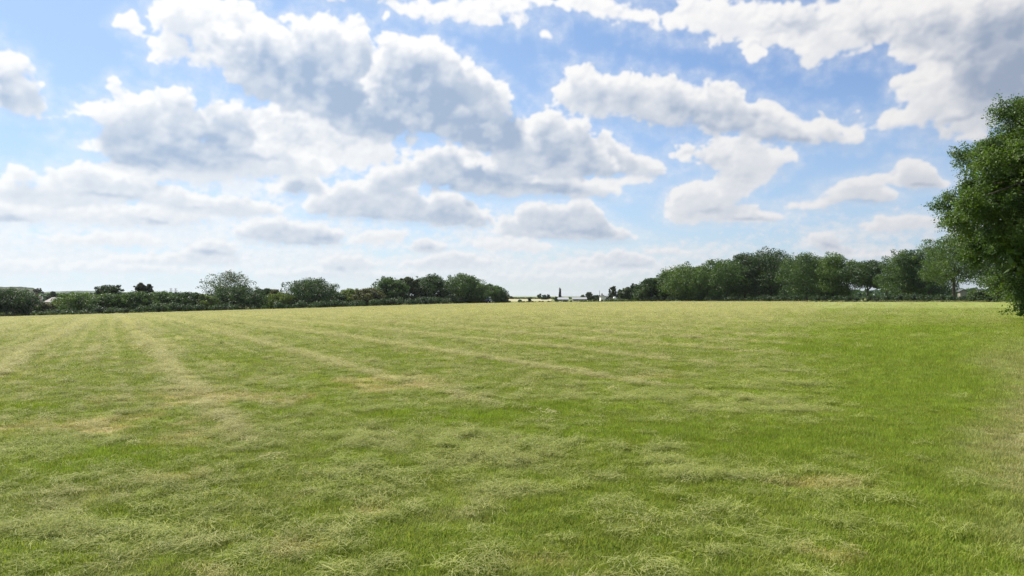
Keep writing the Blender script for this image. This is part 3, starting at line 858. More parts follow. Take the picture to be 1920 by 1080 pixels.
for k, (px, w, top, D, lab) in enumerate((
        (1310, 80, 500, 285, 'crown showing between the feathery topped tree and the broad sloping oak'),
        (1372, 80, 488, 288, 'crown filling the dip between the broad sloping oak and the upright oak'),
        (1422, 80, 481, 290, 'crown behind the join of the upright oak and the highest oak'),
        (1478, 80, 483, 284, 'crown set back between the highest oak and the level topped oak'),
        (1536, 80, 486, 275, 'crown set back between the level topped oak and the twiggy topped oak'),
        (1588, 70, 495, 268, 'crown set back between the twiggy topped oak and the low domed tree'),
        (1662, 46, 519, 262, 'small low crown in the sky notch before the rounded oak'),
        (1722, 80, 484, 250, 'crown set back between the rounded oak and the blue green tree'))):
    tree(px, w, top, 566, D, ('dark leaves', 'oak leaves', 'bluish leaves')[k % 3], lab, 120 + k, group=RB, z0=(.52 if px in (1588, 1662) else .04), gaps=.2)
hedge([(1206, 262, 556), (1300, 250, 552), (1400, 238, 554), (1500, 222, 551), (1575, 210, 553), (1594, 207, 556)], 4, 'deep leaves', 'dark undergrowth hedge beneath the highest trees of the far row', 31)
hedge([(1592, 206, 554), (1635, 198, 551), (1660, 193, 549), (1740, 178, 548), (1800, 166, 553), (1905, 140, 556)], 4, 'deep leaves', 'dark undergrowth hedge below the sky gaps, ending behind the big oak', 32)
hedge([(1206, 258, 562.5), (1400, 234, 562.5), (1600, 202, 562), (1880, 146, 562)], 1.0, 'bronze leaves', 'thin brownish weedy strip along the foot of the far tree row', 33, cat='weeds', name='weedy_strip', size=.16, dens=2.2, step=1.2)
# two low rounded shrubs seen as pale shapes under the crowns
tree(1835, 34, 543, 566, 158, 'bramble leaves', 'pale green rounded shrub beneath the tall trees near the big oak', 34, name='shrub', cat='shrub', trunk=False, z0=0, parts=('foliage', 'stem'))

# ---- centre gap
tree(1191, 26, 532, 565, 300, 'deep leaves', 'dark ragged pine with open top at the end of the tree row', 41, name='pine_tree', gaps=.75, lumps=14, z0=.3)
tree(1178, 34, 539, 565, 330, 'grey leaves', 'smooth round grey green ash behind the far hedge', 42, gaps=0, z0=0, lumps=20)
tree(1150, 15, 537, 564, 420, 'grey leaves', 'thin airy tree with see-through crown above the low wall', 43, gaps=.85, lumps=12, z0=.35)
tree(1162, 14, 543, 564, 430, 'deep leaves', 'small dark tree between the airy tree and the round ash', 44, gaps=.3, lumps=12, z0=0)
tree(1144, 8, 549, 563, 430, 'deep leaves', 'dark pointed conifer beside the white gabled house', 45, name='conifer_tree', gaps=0, lumps=10, z0=0, topk=.3)
tree(1119, 18, 553.5, 563, 520, 'dark leaves', 'low dark tree beside the slender mast', 46, gaps=.1, lumps=12, z0=0)
tree(1104, 15, 548, 563, 520, 'grey leaves', 'open greyish tree at the end of the long barn', 47, gaps=.6, lumps=12, z0=.1)
tree(1093, 9, 553, 562, 520, 'yellow leaves', 'little yellow green domed tree over the long barn roof', 48, gaps=0, lumps=10, z0=0)
tree(1042, 7, 556.5, 564, 480, 'dark leaves', 'small round bush at the end of the white shed roof', 49, gaps=0, lumps=8, z0=0)
tree(1021, 12, 553, 562, 600, 'bluish leaves', 'dark half-round tree above the stubble field', 50, gaps=0, lumps=10, z0=0)
tree(1028, 7, 552.5, 562, 610, 'deep leaves', 'wind-bent small tree next to the half-round tree', 51, gaps=.4, lumps=8, z0=.25)
tree(1012, 9, 551, 561, 640, 'grey leaves', 'scrawny pale tree with leaning top beyond the stubble field', 52, gaps=.7, lumps=7, z0=.3)
tree(959, 9, 556, 562, 640, 'pine leaves', 'dark half-round tree at the left end of the stubble field', 53, gaps=0, lumps=8, z0=0)
tree(993, 6, 559, 567, 400, 'bronze leaves', 'pointed olive bush standing up out of the low hedge', 54, name='bush', cat='bush', gaps=0, lumps=8, z0=0, trunk=False, parts=('foliage', 'stem'))
tree(974.5, 7, 562, 567, 390, 'dark leaves', 'small dark rounded bush in the low hedge below the stubble field', 55, name='bush', cat='bush', gaps=0, lumps=8, z0=0, trunk=False, parts=('foliage', 'stem'))
hedge([(948, 350, 562), (975, 352, 564.2), (1000, 352, 563.8), (1030, 345, 563.4), (1060, 340, 563)], 3, 'bramble leaves', 'low ragged hedge in front of the stubble field', 56)
hedge([(1058, 338, 562.4), (1100, 325, 562), (1130, 312, 560.5), (1165, 300, 560), (1215, 268, 561.5)], 3, 'bramble leaves', 'low green hedge in front of the barns and white house', 57)
hedge([(948, 338, 566.0), (1030, 334, 565.6), (1100, 318, 565.2), (1210, 262, 564.7)], .6, 'deep leaves', 'thin dark strip of rough growth along the field edge in the gap', 58, name='rough_strip', cat='rough growth', size=.17, dens=2.0, step=1.0)

# ---- left hand tree line
LG = 'trees behind the field on the left'
tree(868, 72, 514, 570, 312, 'oak leaves', 'tall full oak nearest the tractor in the clump of four', 61, group=LG, z0=.05, gaps=.5)
tree(810, 66, 515, 572, 300, 'dark leaves', 'tall dark oak, second of the clump from the tractor', 62, group=LG, z0=.05, gaps=.5)
tree(767, 44, 520, 573, 292, 'grey leaves', 'thin pale topped tree between two dark oaks', 63, group=LG, z0=.05, gaps=.75, lumps=26)
tree(729, 56, 520, 574, 284, 'oak leaves', 'ragged oak at the outer end of the clump of four', 64, group=LG, z0=.05, gaps=.4)
tree(892, 22, 529, 570, 318, 'fresh leaves', 'small leaning tree on the shoulder of the oak beside the tractor', 65, group=LG, z0=.05, gaps=.4, lumps=14)
tree(918, 52, 533.5, 569, 346, 'oak leaves', 'low rounded tree directly behind the tractor', 66, group=LG, z0=.02, gaps=.3)
tree(944, 22, 552, 568, 352, 'bronze leaves', 'small brownish bush tailing off behind the tractor', 67, group=LG, z0=0, gaps=.1, lumps=12)
tree(692, 46, 541, 575, 272, 'bronze leaves', 'low brownish green thicket before the clump of oaks', 68, group=LG, z0=0, gaps=.1)
tree(657, 46, 541.5, 577, 290, 'yellow leaves', 'flat topped yellow green tree in a dip of the hedge line', 69, group=LG, z0=0, gaps=.1)
tree(622, 34, 543, 578, 280, 'dark leaves', 'small dark dome shaped tree beside the big dark domed tree', 70, group=LG, z0=0, gaps=0, lumps=18)
tree(582, 84, 522, 579, 252, 'dark leaves', 'big dark domed tree with curled twiggy edge', 71, group=LG, z0=.02, gaps=.25)
tree(527, 46, 549, 580, 246, 'yellow leaves', 'yellowish green bush tree beneath the two small dark domes', 72, group=LG, z0=0, gaps=0)
tree(496, 34, 541.5, 581, 268, 'deep leaves', 'dark little dome between the sparse ash and the big domed tree', 73, group=LG, z0=0, gaps=0, lumps=18)
tree(515, 24, 543, 581, 266, 'bronze leaves', 'reddish topped tree tight against the little dark dome', 74, group=LG, z0=0, gaps=0, lumps=14)
tree(443, 84, 535, 583, 236, 'dark leaves', 'dense dark thicket at the foot of the tall sparse ash', 75, group=LG, z0=0, gaps=0)
tree(427, 72, 508, 583, 243, 'grey leaves', 'tall sparse ash with see-through crown and visible limbs', 76, group=LG, z0=.36, gaps=.95, lumps=60, topk=.35, limbs=9, n=5200)
tree(384, 44, 552, 584, 228, 'yellow leaves', 'pale yellow green bush in front of the tall sparse ash', 77, group=LG, z0=0, gaps=0)
tree(350, 52, 548, 585, 226, 'dark leaves', 'bushy hawthorn below the two distant pylons', 78, group=LG, z0=0, gaps=0)
tree(302, 60, 547, 586, 226, 'oak leaves', 'bushy tree between the pylons and the two pines', 79, group=LG, z0=0, gaps=.05)
tree(263, 17, 530.5, 560, 262, 'pine leaves', 'taller of the two pines rising above the hedge', 80, name='pine_tree', group=LG, z0=.35, gaps=.3, lumps=16, limbs=4)
tree(279.5, 14, 533, 560, 262, 'pine leaves', 'shorter of the two pines rising above the hedge', 81, name='pine_tree', group=LG, z0=.4, gaps=.3, lumps=14, limbs=4)
tree(250, 54, 547, 588, 222, 'oak leaves', 'green thicket under the two pines', 82, group=LG, z0=0, gaps=.05)
tree(204, 52, 535, 588, 238, 'deep leaves', 'dark umbrella shaped tree with wispy edge, alone above the thicket', 83, group=LG, z0=.05, gaps=.15, flat=.6)
tree(206, 60, 551, 589, 220, 'oak leaves', 'mid green bush at the foot of the dark umbrella tree', 84, group=LG, z0=0, gaps=0)
tree(150, 74, 549, 590, 222, 'fresh leaves', 'broad light green bush below the blue hills', 85, group=LG, z0=0, gaps=.05)
tree(22, 66, 541, 594, 204, 'dark leaves', 'large dark bush tree beside the brown roofed house', 86, group=LG, z0=0, gaps=.05)
tree(-48, 80, 538, 596, 200, 'oak leaves', 'tree at the outer end of the hedge past the large dark bush', 87, group=LG, z0=0, gaps=.05)
tree(98, 22, 547, 575, 420, 'deep leaves', 'dark round tree behind the pale gabled house', 88, group=LG, z0=0, gaps=0, lumps=12)
tree(71, 13, 541, 560, 700, 'pine leaves', 'faint far tree standing clear on the skyline above the roofs', 89, group=LG, z0=.3, gaps=.4, lumps=9)
tree(84, 26, 568, 590, 214, 'bronze leaves', 'brownish low bush between the two house roofs', 90, group=LG, z0=0, gaps=0, lumps=14)
hedge([(-90, 192, 573), (0, 199, 576), (60, 202, 578), (130, 204, 576), (190, 206, 573), (240, 208, 574)], 5, 'deep leaves', 'dark bramble hedge below the two houses', 101)
hedge([(-60, 190, 586), (20, 196, 585), (60, 198, 583), (110, 200, 581.5), (175, 203, 580)], 2.0, 'bramble leaves', 'low mossy green bramble bank in front of the houses', 102, name='bramble_bank', cat='bramble')
hedge([(186, 203, 579), (215, 204, 575), (245, 205, 577), (275, 207, 581)], 2.0, 'bramble leaves', 'humped light green bramble mound below the dark umbrella tree', 103, name='bramble_mound', cat='bramble')
hedge([(235, 208, 568), (320, 211, 566), (400, 215, 568), (470, 220, 566)], 5, 'dark leaves', 'dark hedge below the pines and pylons', 104)
hedge([(465, 219, 566), (540, 225, 564), (620, 232, 562), (700, 242, 560)], 5, 'dark leaves', 'dark hedge under the big domed tree', 105)
hedge([(695, 242, 556), (770, 256, 556), (830, 280, 556), (895, 320, 557)], 5, 'deep leaves', 'deep green hedge at the foot of the four oaks', 106)
hedge([(-60, 189, 594.8), (120, 200, 590.8), (300, 208, 585.8), (600, 228, 577.4), (800, 259, 570.9)], .6, 'deep leaves', 'thin dark strip of rough growth under the hedge', 107, name='rough_strip', cat='rough growth', size=.16, dens=2.0, step=1.0)

# ---- the tall narrow tree by the white shed: clasped upright stems
def spire_tree():
    rng = np.random.default_rng(7)
    D = 560; x = X_at(1050, D); zb = float(gz(x, D, False)); h = Z_at(539.5, D) - zb
    root = empty('poplar_tree', (x, D, zb), 'tall narrow grey poplar, wide at the foot, behind the white shed roof', 'tree')
    k = D / F_PX
    P, v = [], []
    for (cx, w0, z0, z1) in ((-1.2, 5.0, 0, .62), (1.0, 4.2, 0, .70), (-.6, 2.6, .45, 1.0), (1.1, 2.0, .4, .93)):
        n = 900
        t = rng.uniform(0, 1, n); a = rng.uniform(0, 2 * math.pi, n)
        rr = w0 * .5 * (1 - .75 * t) * rng.uniform(.4, 1, n) * k * 1.1
        p = np.stack([cx * k + rr * np.cos(a), rr * np.sin(a), h * (z0 + (z1 - z0) * t)], 1)
        P.append(p); v.append(np.stack([np.cos(a), np.sin(a), a * 0], 1))
    P = np.concatenate(P); v = np.concatenate(v)
    link('crown', quads('crown', leaf_quads(P, v, .30, rng, slim=.5)), tone('pine leaves'), root)
    link('trunk', make_trunk(h, .35, 1.0, rng, 3), BARK, root)
spire_tree()

# ---- far woods that read as one mass
def far_woods():
    rng = np.random.default_rng(99)
    Ps, Vs = [], []
    for (px0, px1, D, t0, t1, n, s) in ((-120, 330, 620, 552, 549, 9000, .8), (60, 130, 560, 553, 556, 1500, .6), (300, 960, 760, 553, 556, 9000, .9), (940, 1130, 900, 558.4, 558.0, 5000, .8), (1100, 1300, 700, 556, 548, 4000, .8), (1200, 2000, 420, 550, 540, 9000, .7)):
        px = rng.uniform(px0, px1, n); Dd = D + rng.uniform(-20, 30, n)
        top = t0 + (t1 - t0) * (px - px0) / (px1 - px0)
        bump = fbm(px * .09, px * 0 + D, 3, .6, 71)
        x = X_at(px, Dd); g = gz(x, Dd, False)
        H = np.maximum(Z_at(top + bump * -3.0 * (600 / D), Dd) - g, .5)
        z = g + H * rng.uniform(0, 1, n) ** .6
        Ps.append(np.stack([x, Dd, z], 1)); v = rng.normal(size=(n, 3)); v[:, 2] = abs(v[:, 2]); v /= np.linalg.norm(v, axis=1, keepdims=True); Vs.append(v)
        Ps[-1] = Ps[-1]
    P = np.concatenate(Ps); V = np.concatenate(Vs)
    o = link('distant_woods', quads('distant_woods', leaf_quads(P, V, 1.0, rng, slim=.8)), tone('bluish leaves'))
    tag(o, 'low dark line of far woods along the horizon', None, None, 'stuff')
far_woods()
# ------------------------------------------------------------------ the big near oak at the right
def big_oak():
    rng = np.random.default_rng(2024)
    cx, cy = 34.2, 38.5
    g = float(gz(cx, cy, False))
    root = empty('oak_tree', (cx, cy, g), 'big leafy oak towering beside the field with boughs drooping almost to the grass', 'tree')
    C0 = np.array([0, 0, 6.2]); R0 = np.array([10.2, 8.5, 7.8])
    # boughs end in heads of foliage over the crown surface
    heads = []
    tries = 0
    while len(heads) < 200 and tries < 6000:
        tries += 1
        v = rng.normal(size=3); v /= np.linalg.norm(v)
        if v[2] < -.80: continue
        # more heads where the tree is seen: towards the field and the camera
        if v[0] > .5 and rng.uniform() < .72: continue
        if v[1] > .5 and rng.uniform() < .45: continue
        lump = 1 + .10 * math.sin(v[0] * 5 + 1) * math.cos(v[2] * 7) + .07 * math.sin(v[1] * 9 + 2)
        k = rng.uniform(.74, .97) * lump
        p = C0 + v / (np.abs(v) ** 2.7).sum() ** (1 / 2.7) * R0 * k * .95
        if p[0] < -7.4 + max(0, 4.2 - p[2]) * .35 and p[2] < 4.2: continue
        if p[2] < 1.1: p[2] = 1.1 + rng.uniform(0, .4)
        if any(np.linalg.norm(p - q[0]) < 1.0 for q in heads): continue
        heads.append((p, v))
    inner = []
    for _ in range(150):
        v = rng.normal(size=3); v /= np.linalg.norm(v)
        inner.append((C0 + v * R0 * rng.uniform(.4, .80), v))
    T = [tube([(0, 0, -.6), (0, 0, .3), (.1, 0, 1.6), (0, .1, 3.2), (.2, 0, 5.5), (0, 0, 8.5), (0, 0, 12)], [.95, .62, .52, .46, .36, .22, .06], 12)]
    main = []
    for i in range(11):
        a = 2 * math.pi * i / 11 + rng.uniform(-.2, .2); z0 = rng.uniform(1.8, 6.5); L = rng.uniform(4, 6.5)
        d = Vector((math.cos(a), math.sin(a), rng.uniform(.1, .7)))
        pts = [Vector((0, 0, z0)) + d * (L * t) + Vector((0, 0, .5 * math.sin(t * 3))) for t in (0, .25, .5, .75, 1)]
        T.append(tube(pts, [.26, .20, .15, .10, .05], 7)); main += pts[1:]
    mainA = np.array([tuple(p) for p in main])
    P, V, S = [], [], []
    twigs = []
    for hi, (p, v) in enumerate(heads):
        # bough from the nearest limb
        j = np.argmin(np.linalg.norm(mainA - (p * .55 + np.array([0, 0, 5.6]) * .45), axis=1)); q = mainA[j]
        mid = (q + p) / 2 + np.array([0, 0, .5])
        T.append(tube([q, mid, p], [.07, .05, .02], 5))
        hr = rng.uniform(1.0, 1.75)
        ns = int(34 * hr)
        for s in range(ns):
            w = rng.normal(size=3) + v * .7; w /= np.linalg.norm(w)
            tip = p + w * hr * rng.uniform(.55, 1.05) * np.array([1, 1, .78])
            if rng.uniform() < .06: tip = tip + w * rng.uniform(.3, .9)          # stray sprays break the outline
            if tip[2] < .35: tip[2] = .35 + rng.uniform(0, .3)
            base = p + (tip - p) * .25
            m = int(rng.uniform(40, 76))
            t = rng.uniform(0, 1, m) ** .75
            axis = base + (tip - base) * t[:, None]
            rr = .26 * (1 - .45 * t) + .05
            off = rng.normal(size=(m, 3)) * rr[:, None] * .62; off[:, 2] *= .65
            P.append(axis + off); V.append(np.repeat((w * .5 + np.array([0, 0, .5]))[None], m, 0)); S.append(np.full(m, .057))
            if hi % 2 == 0 and s % 5 == 0: twigs.append((p, tip))
    for p, v in inner:
        m = 600
        w = rng.normal(size=(m, 3)); w /= np.linalg.norm(w, axis=1, keepdims=True)
        P.append(p + w * 1.9 * rng.uniform(.3, 1, (m, 1))); V.append(w); S.append(np.full(m, .20))
    for a, b in twigs:
        T.append(tube([a, (a + b) / 2 + np.array([0, 0, .08]), b], [.020, .013, .006], 3))
    P = np.concatenate(P); V = np.concatenate(V); S = np.concatenate(S)
    print('oak leaves', len(P))
    m = mat_foliage('near oak leaves', (.064, .110, .032), .36, (1.40, 1.36, 1.1), .45)
    link('crown', quads('crown', leaf_quads(P, V, S, rng, flat=.5, slim=.62)), m, root)
    link('trunk', join_tubes('trunk', T), BARK, root)
big_oak()
# ------------------------------------------------------------------ small solid parts
def bm_obj(name, bm, mat, parent=None, bevel=0.0, smooth=False):
    if bevel > 0:
        bmesh.ops.bevel(bm, geom=list(bm.edges), offset=bevel, segments=2, affect='EDGES', profile=.5)
    me = bpy.data.meshes.new(name); bm.normal_update(); bm.to_mesh(me); bm.free()
    if smooth: me.polygons.foreach_set('use_smooth', np.ones(len(me.polygons), bool))
    return link(name, me, mat, parent)
def box(bm, c, s):
    r = bmesh.ops.create_cube(bm, size=1.0)
    bmesh.ops.scale(bm, vec=s, verts=r['verts']); bmesh.ops.translate(bm, vec=c, verts=r['verts'])
    return r['verts']
def prism(bm, prof, y0, y1, axis='y'):
    """profile of (a, z) points pushed from y0 to y1"""
    def P(a, z, t): return (a, t, z) if axis == 'y' else (t, a, z)
    A = [bm.verts.new(P(a, z, y0)) for a, z in prof]; B = [bm.verts.new(P(a, z, y1)) for a, z in prof]
    bm.faces.new(A); bm.faces.new(B[::-1])
    n = len(prof)
    for i in range(n):
        bm.faces.new((A[i], B[i], B[(i + 1) % n], A[(i + 1) % n]))
    bmesh.ops.recalc_face_normals(bm, faces=bm.faces)
def wheel_ring(bm, c, r0, r1, w, seg=24, lugs=0):
    """a tyre or rim: ring round the x axis"""
    prof = [(-w / 2, r0), (-w / 2, r1 * .93), (-w * .36, r1), (w * .36, r1), (w / 2, r1 * .93), (w / 2, r0)]
    rings = []
    for s in range(seg):
        a = 2 * math.pi * s / seg
        rings.append([bm.verts.new((c[0] + x, c[1] + r * math.cos(a), c[2] + r * math.sin(a))) for x, r in prof])
    for s in range(seg):
        A, B = rings[s], rings[(s + 1) % seg]
        for i in range(len(prof)):
            j = (i + 1) % len(prof)
            bm.faces.new((A[i], A[j], B[j], B[i]))
    for k in range(lugs):
        a = 2 * math.pi * k / lugs
        vs = box(bm, (0, 0, 0), (w * .5, .07, .10))
        bmesh.ops.rotate(bm, cent=(0, 0, 0), matrix=Matrix.Rotation(.5 if k % 2 else -.5, 3, 'Z'), verts=vs)
        bmesh.ops.translate(bm, vec=(w * .22 * (1 if k % 2 else -1), 0, r1 + .01), verts=vs)
        bmesh.ops.rotate(bm, cent=(0, 0, 0), matrix=Matrix.Rotation(a, 3, 'X'), verts=vs)
        bmesh.ops.translate(bm, vec=c, verts=vs)
    bmesh.ops.recalc_face_normals(bm, faces=bm.faces)

M_BLUE = plain('tractor blue paint', (.016, .040, .125), .3, .5, vary=.1)
M_BLACK = plain('black rubber', (.016, .016, .017), .8, .2)
M_STEEL = plain('dark steel', (.05, .05, .055), .5, .4, .3)
M_WHITE = plain('white paint', (.78, .78, .76), .4, .4, vary=.04)
M_PALE = plain('pale roof paint', (.74, .77, .80), .4, .4, vary=.05)
def mat_glass():
    m, nt = new_mat('cab glass')
    p = principled(nt, C4(.22, .30, .33), .12, .8)  # base colour lightened to imitate sky reflected in the panes
    finish(nt, p.outputs[0]); return m
M_GLASS = mat_glass()

def tractor():
    """faces -y before turning"""
    D = 316; x = X_at(915.5, D); z = float(gz(x, D, False))
    t = empty('tractor', (x, D, z), 'dark blue tractor with pale cab roof and white wheel rims at the far field edge', 'tractor', rz=rad(-28))
    bm = bmesh.new(); prism(bm, [(-.42, .85), (-.45, 1.35), (-.30, 1.58), (.30, 1.58), (.45, 1.35), (.42, .85)], -2.35, -.55); bm_obj('hood', bm, M_BLUE, t, .03)
    bm = bmesh.new(); box(bm, (0, -2.39, 1.15), (.62, .06, .55)); g = bm_obj('grille', bm, M_STEEL, t, .01)
    for s in (-1, 1):
        bm = bmesh.new(); box(bm, (s * .24, -2.43, 1.33), (.18, .05, .12)); bm_obj('headlight', bm, M_WHITE, t, .01)
    bm = bmesh.new(); box(bm, (0, -.9, .75), (.55, 3.0, .38)); box(bm, (0, .55, .95), (.7, .9, .6)); bm_obj('chassis', bm, M_STEEL, t)
    bm = bmesh.new(); box(bm, (0, -2.75, .70), (.80, .40, .42)); bm_obj('front_weight', bm, M_STEEL, t, .03)
    # cab: posts, glass, roof
    for sx in (-1, 1):
        for (yy, yt) in ((-.62, -.48), (.12, .12), (.78, .66)):
            v, f = tube([(sx * .72, yy, 1.15), (sx * .66, yt, 2.62)], [.05, .05], 5)
            bm = bmesh.new(); vs = [bm.verts.new(p) for p in v]
            for q in f: bm.faces.new([vs[i] for i in q])
            bm_obj('cab_post', bm, M_BLACK, t)
    bm = bmesh.new(); prism(bm, [(-.60, 1.45), (-.47, 2.58), (.62, 2.58), (.74, 1.45)], -.67, .67, axis='x'); bm_obj('cab_glass', bm, M_GLASS, t)
    bm = bmesh.new(); box(bm, (0, .1, 1.28), (1.42, 1.42, .32)); bm_obj('cab_base', bm, M_BLUE, t, .03)
    bm = bmesh.new(); box(bm, (0, .08, 2.72), (1.62, 1.72, .20)); bm_obj('roof', bm, M_PALE, t, .06)
    for s in (-1, 1):
        bm = bmesh.new()
        prof = [(1.0 * math.cos(a), .86 + 1.0 * math.sin(a)) for a in np.linspace(.25, math.pi - .35, 9)]
        prof += [(.93 * math.cos(a), .86 + .93 * math.sin(a)) for a in np.linspace(math.pi - .35, .25, 9)]
        prism(bm, [(a + .55, z_) for a, z_ in prof], s * .66, s * 1.14, axis='x'); bm_obj('mudguard', bm, M_PALE, t)
        w = link('wheel', bpy.data.meshes.new('wheel'), M_BLACK, t)
        bm = bmesh.new(); wheel_ring(bm, (s * .90, .55, .86), .50, .84, .50, 28, 18); bm.to_mesh(w.data); bm.free()
        bm = bmesh.new(); wheel_ring(bm, (s * .92, .55, .86), .08, .50, .30, 20); bm_obj('rim', bm, M_WHITE, w)
        w = link('wheel', bpy.data.meshes.new('wheel'), M_BLACK, t)
        bm = bmesh.new(); wheel_ring(bm, (s * .82, -1.75, .60), .34, .60, .40, 24, 14); bm.to_mesh(w.data); bm.free()
        bm = bmesh.new(); wheel_ring(bm, (s * .84, -1.75, .60), .05, .34, .26, 18); bm_obj('rim', bm, M_WHITE, w)
        bm = bmesh.new(); box(bm, (s * .98, -.60, 2.05), (.20, .05, .34)); bm_obj('mirror', bm, M_BLACK, t, .01)
    v, f = tube([(.50, -.75, 1.4), (.50, -.75, 2.75)], [.05, .045], 8)
    bm = bmesh.new(); vs = [bm.verts.new(p) for p in v]
    for q in f: bm.faces.new([vs[i] for i in q])
    bm_obj('exhaust', bm, M_STEEL, t)
    # the mower carried behind
    m = empty('mower', (x + 1.55, D + 2.9, z), 'low dark mower drawn close behind the blue tractor', 'mower', rz=rad(-28))
    bm = bmesh.new(); prism(bm, [(-.6, .25), (-.5, .62), (.4, .72), (.6, .25)], -1.3, 1.3, axis='x'); bm_obj('deck', bm, M_STEEL, m, .02)
    bm = bmesh.new(); box(bm, (0, -.8, .75), (.10, 1.0, .10)); box(bm, (0, -.35, .85), (.5, .10, .35)); bm_obj('linkage', bm, M_BLACK, m)
    for s in (-1, 1):
        bm = bmesh.new(); wheel_ring(bm, (s * 1.1, .75, .24), .10, .24, .14, 14); bm_obj('wheel', bm, M_BLACK, m)
tractor()

# ------------------------------------------------------------------ houses and barns
def mat_tiles(name, c):
    m, nt = new_mat(name)
    tc = nt.n('ShaderNodeTexCoord'); n = nt.noise(tc.outputs['Object'], .9, 5.0, .7)
    w = nt.n('ShaderNodeTexWave', wave_type='BANDS', bands_direction='Z'); nt.put(w.inputs['Vector'], tc.outputs['Object']); w.inputs['Scale'].default_value = 1.6
    col = nt.mix(nt.ramp(n, .3, .7), C4(*[v * .75 for v in c]), C4(*[v * 1.25 for v in c]))
    b = nt.n('ShaderNodeBump'); b.inputs['Strength'].default_value = .5; b.inputs['Distance'].default_value = .04; nt.put(b.inputs['Height'], w.outputs['Fac'])
    p = principled(nt, col, .8, .2); nt.put(p.inputs['Normal'], b.outputs[0]); finish(nt, p.outputs[0])
    return m
M_BROWNTILE = mat_tiles('brown roof tiles', (.17, .135, .11)); M_GREYTILE = mat_tiles('grey roof tiles', (.27, .24, .22)); M_SHEET = plain('white roof sheeting', (.30, .31, .33), .7, .15, vary=.10)
M_BRICK = plain('brick wall', (.26, .16, .11), .9, .1, vary=.2); M_RENDER = plain('white render', (.74, .73, .70), .8, .2, vary=.06); M_BEIGE = plain('beige barn wall', (.27, .25, .21), .85, .2)
M_DARK = plain('dark opening', (.02, .022, .025), .4, .4); M_SLATE = mat_tiles('slate roof', (.09, .095, .105))

def house(px, D, w, d, ridge_py, eave_py, rz, m_roof, m_wall, label, name='house', cat='house', chimney=True, windows=2, barge=None, gap=False):
    x = X_at(px, D); g = float(gz(x, D, False))
    zr = Z_at(ridge_py, D) - g; ze = Z_at(eave_py, D) - g
    h = empty(name, (x, D, g), label, cat, rz=rad(rz))
    bm = bmesh.new(); prism(bm, [(-d / 2, -.5), (-d / 2, ze), (0, zr - .12), (d / 2, ze), (d / 2, -.5)], -w / 2, w / 2, axis='x'); bm_obj('wall', bm, m_wall, h)
    bm = bmesh.new(); o = .35; k = (zr - ze) / (d / 2); t = .16
    prism(bm, [(-d / 2 - o, ze - o * k), (0, zr), (d / 2 + o, ze - o * k), (d / 2 + o, ze - o * k + t), (0, zr + t), (-d / 2 - o, ze - o * k + t)], -w / 2 - .3, w / 2 + .3, axis='x')
    roof = bm_obj('roof', bm, m_roof, h)
    if chimney:
        bm = bmesh.new(); box(bm, (w * .3, 0, zr + .45), (.7, .7, 1.3)); ch = bm_obj('chimney', bm, M_BRICK, roof)
        bm = bmesh.new(); bmesh.ops.create_cone(bm, cap_ends=True, segments=10, radius1=.14, radius2=.11, depth=.4); bmesh.ops.translate(bm, vec=(w * .3, 0, zr + 1.3), verts=bm.verts); bm_obj('chimney_pot', bm, M_BROWNTILE, roof)
    for s in (-1, 1):
        for e in (-1, 1):
            if barge is not None:
                L = math.hypot(d / 2 + o, zr - ze + o * k)
                bm = bmesh.new(); vs = box(bm, (0, 0, 0), (.08, L, .34))
                bmesh.ops.rotate(bm, cent=(0, 0, 0), matrix=Matrix.Rotation(math.atan(k) * -e, 3, 'X'), verts=vs)
                bmesh.ops.translate(bm, vec=(s * (w / 2 + .36), e * (d / 4 + o / 2), (zr + ze - o * k) / 2 - .02), verts=vs)
                bm_obj('bargeboard', bm, barge, roof)
    for i in range(windows):
        xx = (i + .5) / windows * w - w / 2
        fr = bmesh.new(); box(fr, (xx, -d / 2 - .03, ze - 1.1), (1.3, .10, 1.2)); f = bm_obj('window', fr, M_WHITE, h)
        for s in (-1, 1):
            bm = bmesh.new(); box(bm, (xx + s * .3, -d / 2 - .09, ze - 1.1), (.5, .03, 1.0)); bm_obj('pane', bm, M_DARK, f)
    return h
house(56, 262, 6.8, 7.5, 556.5, 574, 32, M_BROWNTILE, M_BRICK, 'brown tiled house with white bargeboards beside the large dark bush', barge=M_WHITE)
house(105, 335, 6.0, 7.0, 558, 566, -35, M_GREYTILE, M_BRICK, 'smaller house with pale grey roof and white gable trim above the brambles', barge=M_WHITE, chimney=False)
house(80, 560, 17, 8, 555.5, 558.5, 4, M_GREYTILE, M_RENDER, 'long faint pale house roof far off between the two nearer roofs')
house(212, 420, 3.2, 4.0, 550.0, 552.6, 70, M_SHEET, M_RENDER, 'tiny white gable peeping over the thicket beneath the umbrella tree', windows=1, chimney=False)
house(1054, 500, 8.0, 9.0, 558.0, 561.5, 0, M_SHEET, M_SLATE, 'low farm shed with bright white sheeted roof at the foot of the narrow poplar', name='farm_shed', cat='shed', chimney=False, windows=1)
house(1086, 470, 8.8, 6.5, 557.8, 560.8, 0, M_SHEET, M_BEIGE, 'long low barn with white roof and beige wall beyond the hedge', name='barn', cat='barn', chimney=False, windows=3)
house(1129.5, 430, 7.0, 2.6, 554.0, 556.0, 90, M_SLATE, M_RENDER, 'white gabled house with dark chimney behind the low hedge', windows=1)
house(1137, 440, 2.8, 4.0, 553.4, 555.4, 0, M_SHEET, M_PALE, 'pale grey outbuilding tight beside the white gabled house', name='outbuilding', cat='outbuilding', chimney=False, windows=1)
house(1804, 235, 2.2, 1.9, 543.0, 546, 80, M_SLATE, M_BEIGE, 'pale hut glimpsed under the crowns just left of the big oak'.replace('just left of', 'close beside'), name='hut', cat='hut', chimney=False, windows=1)
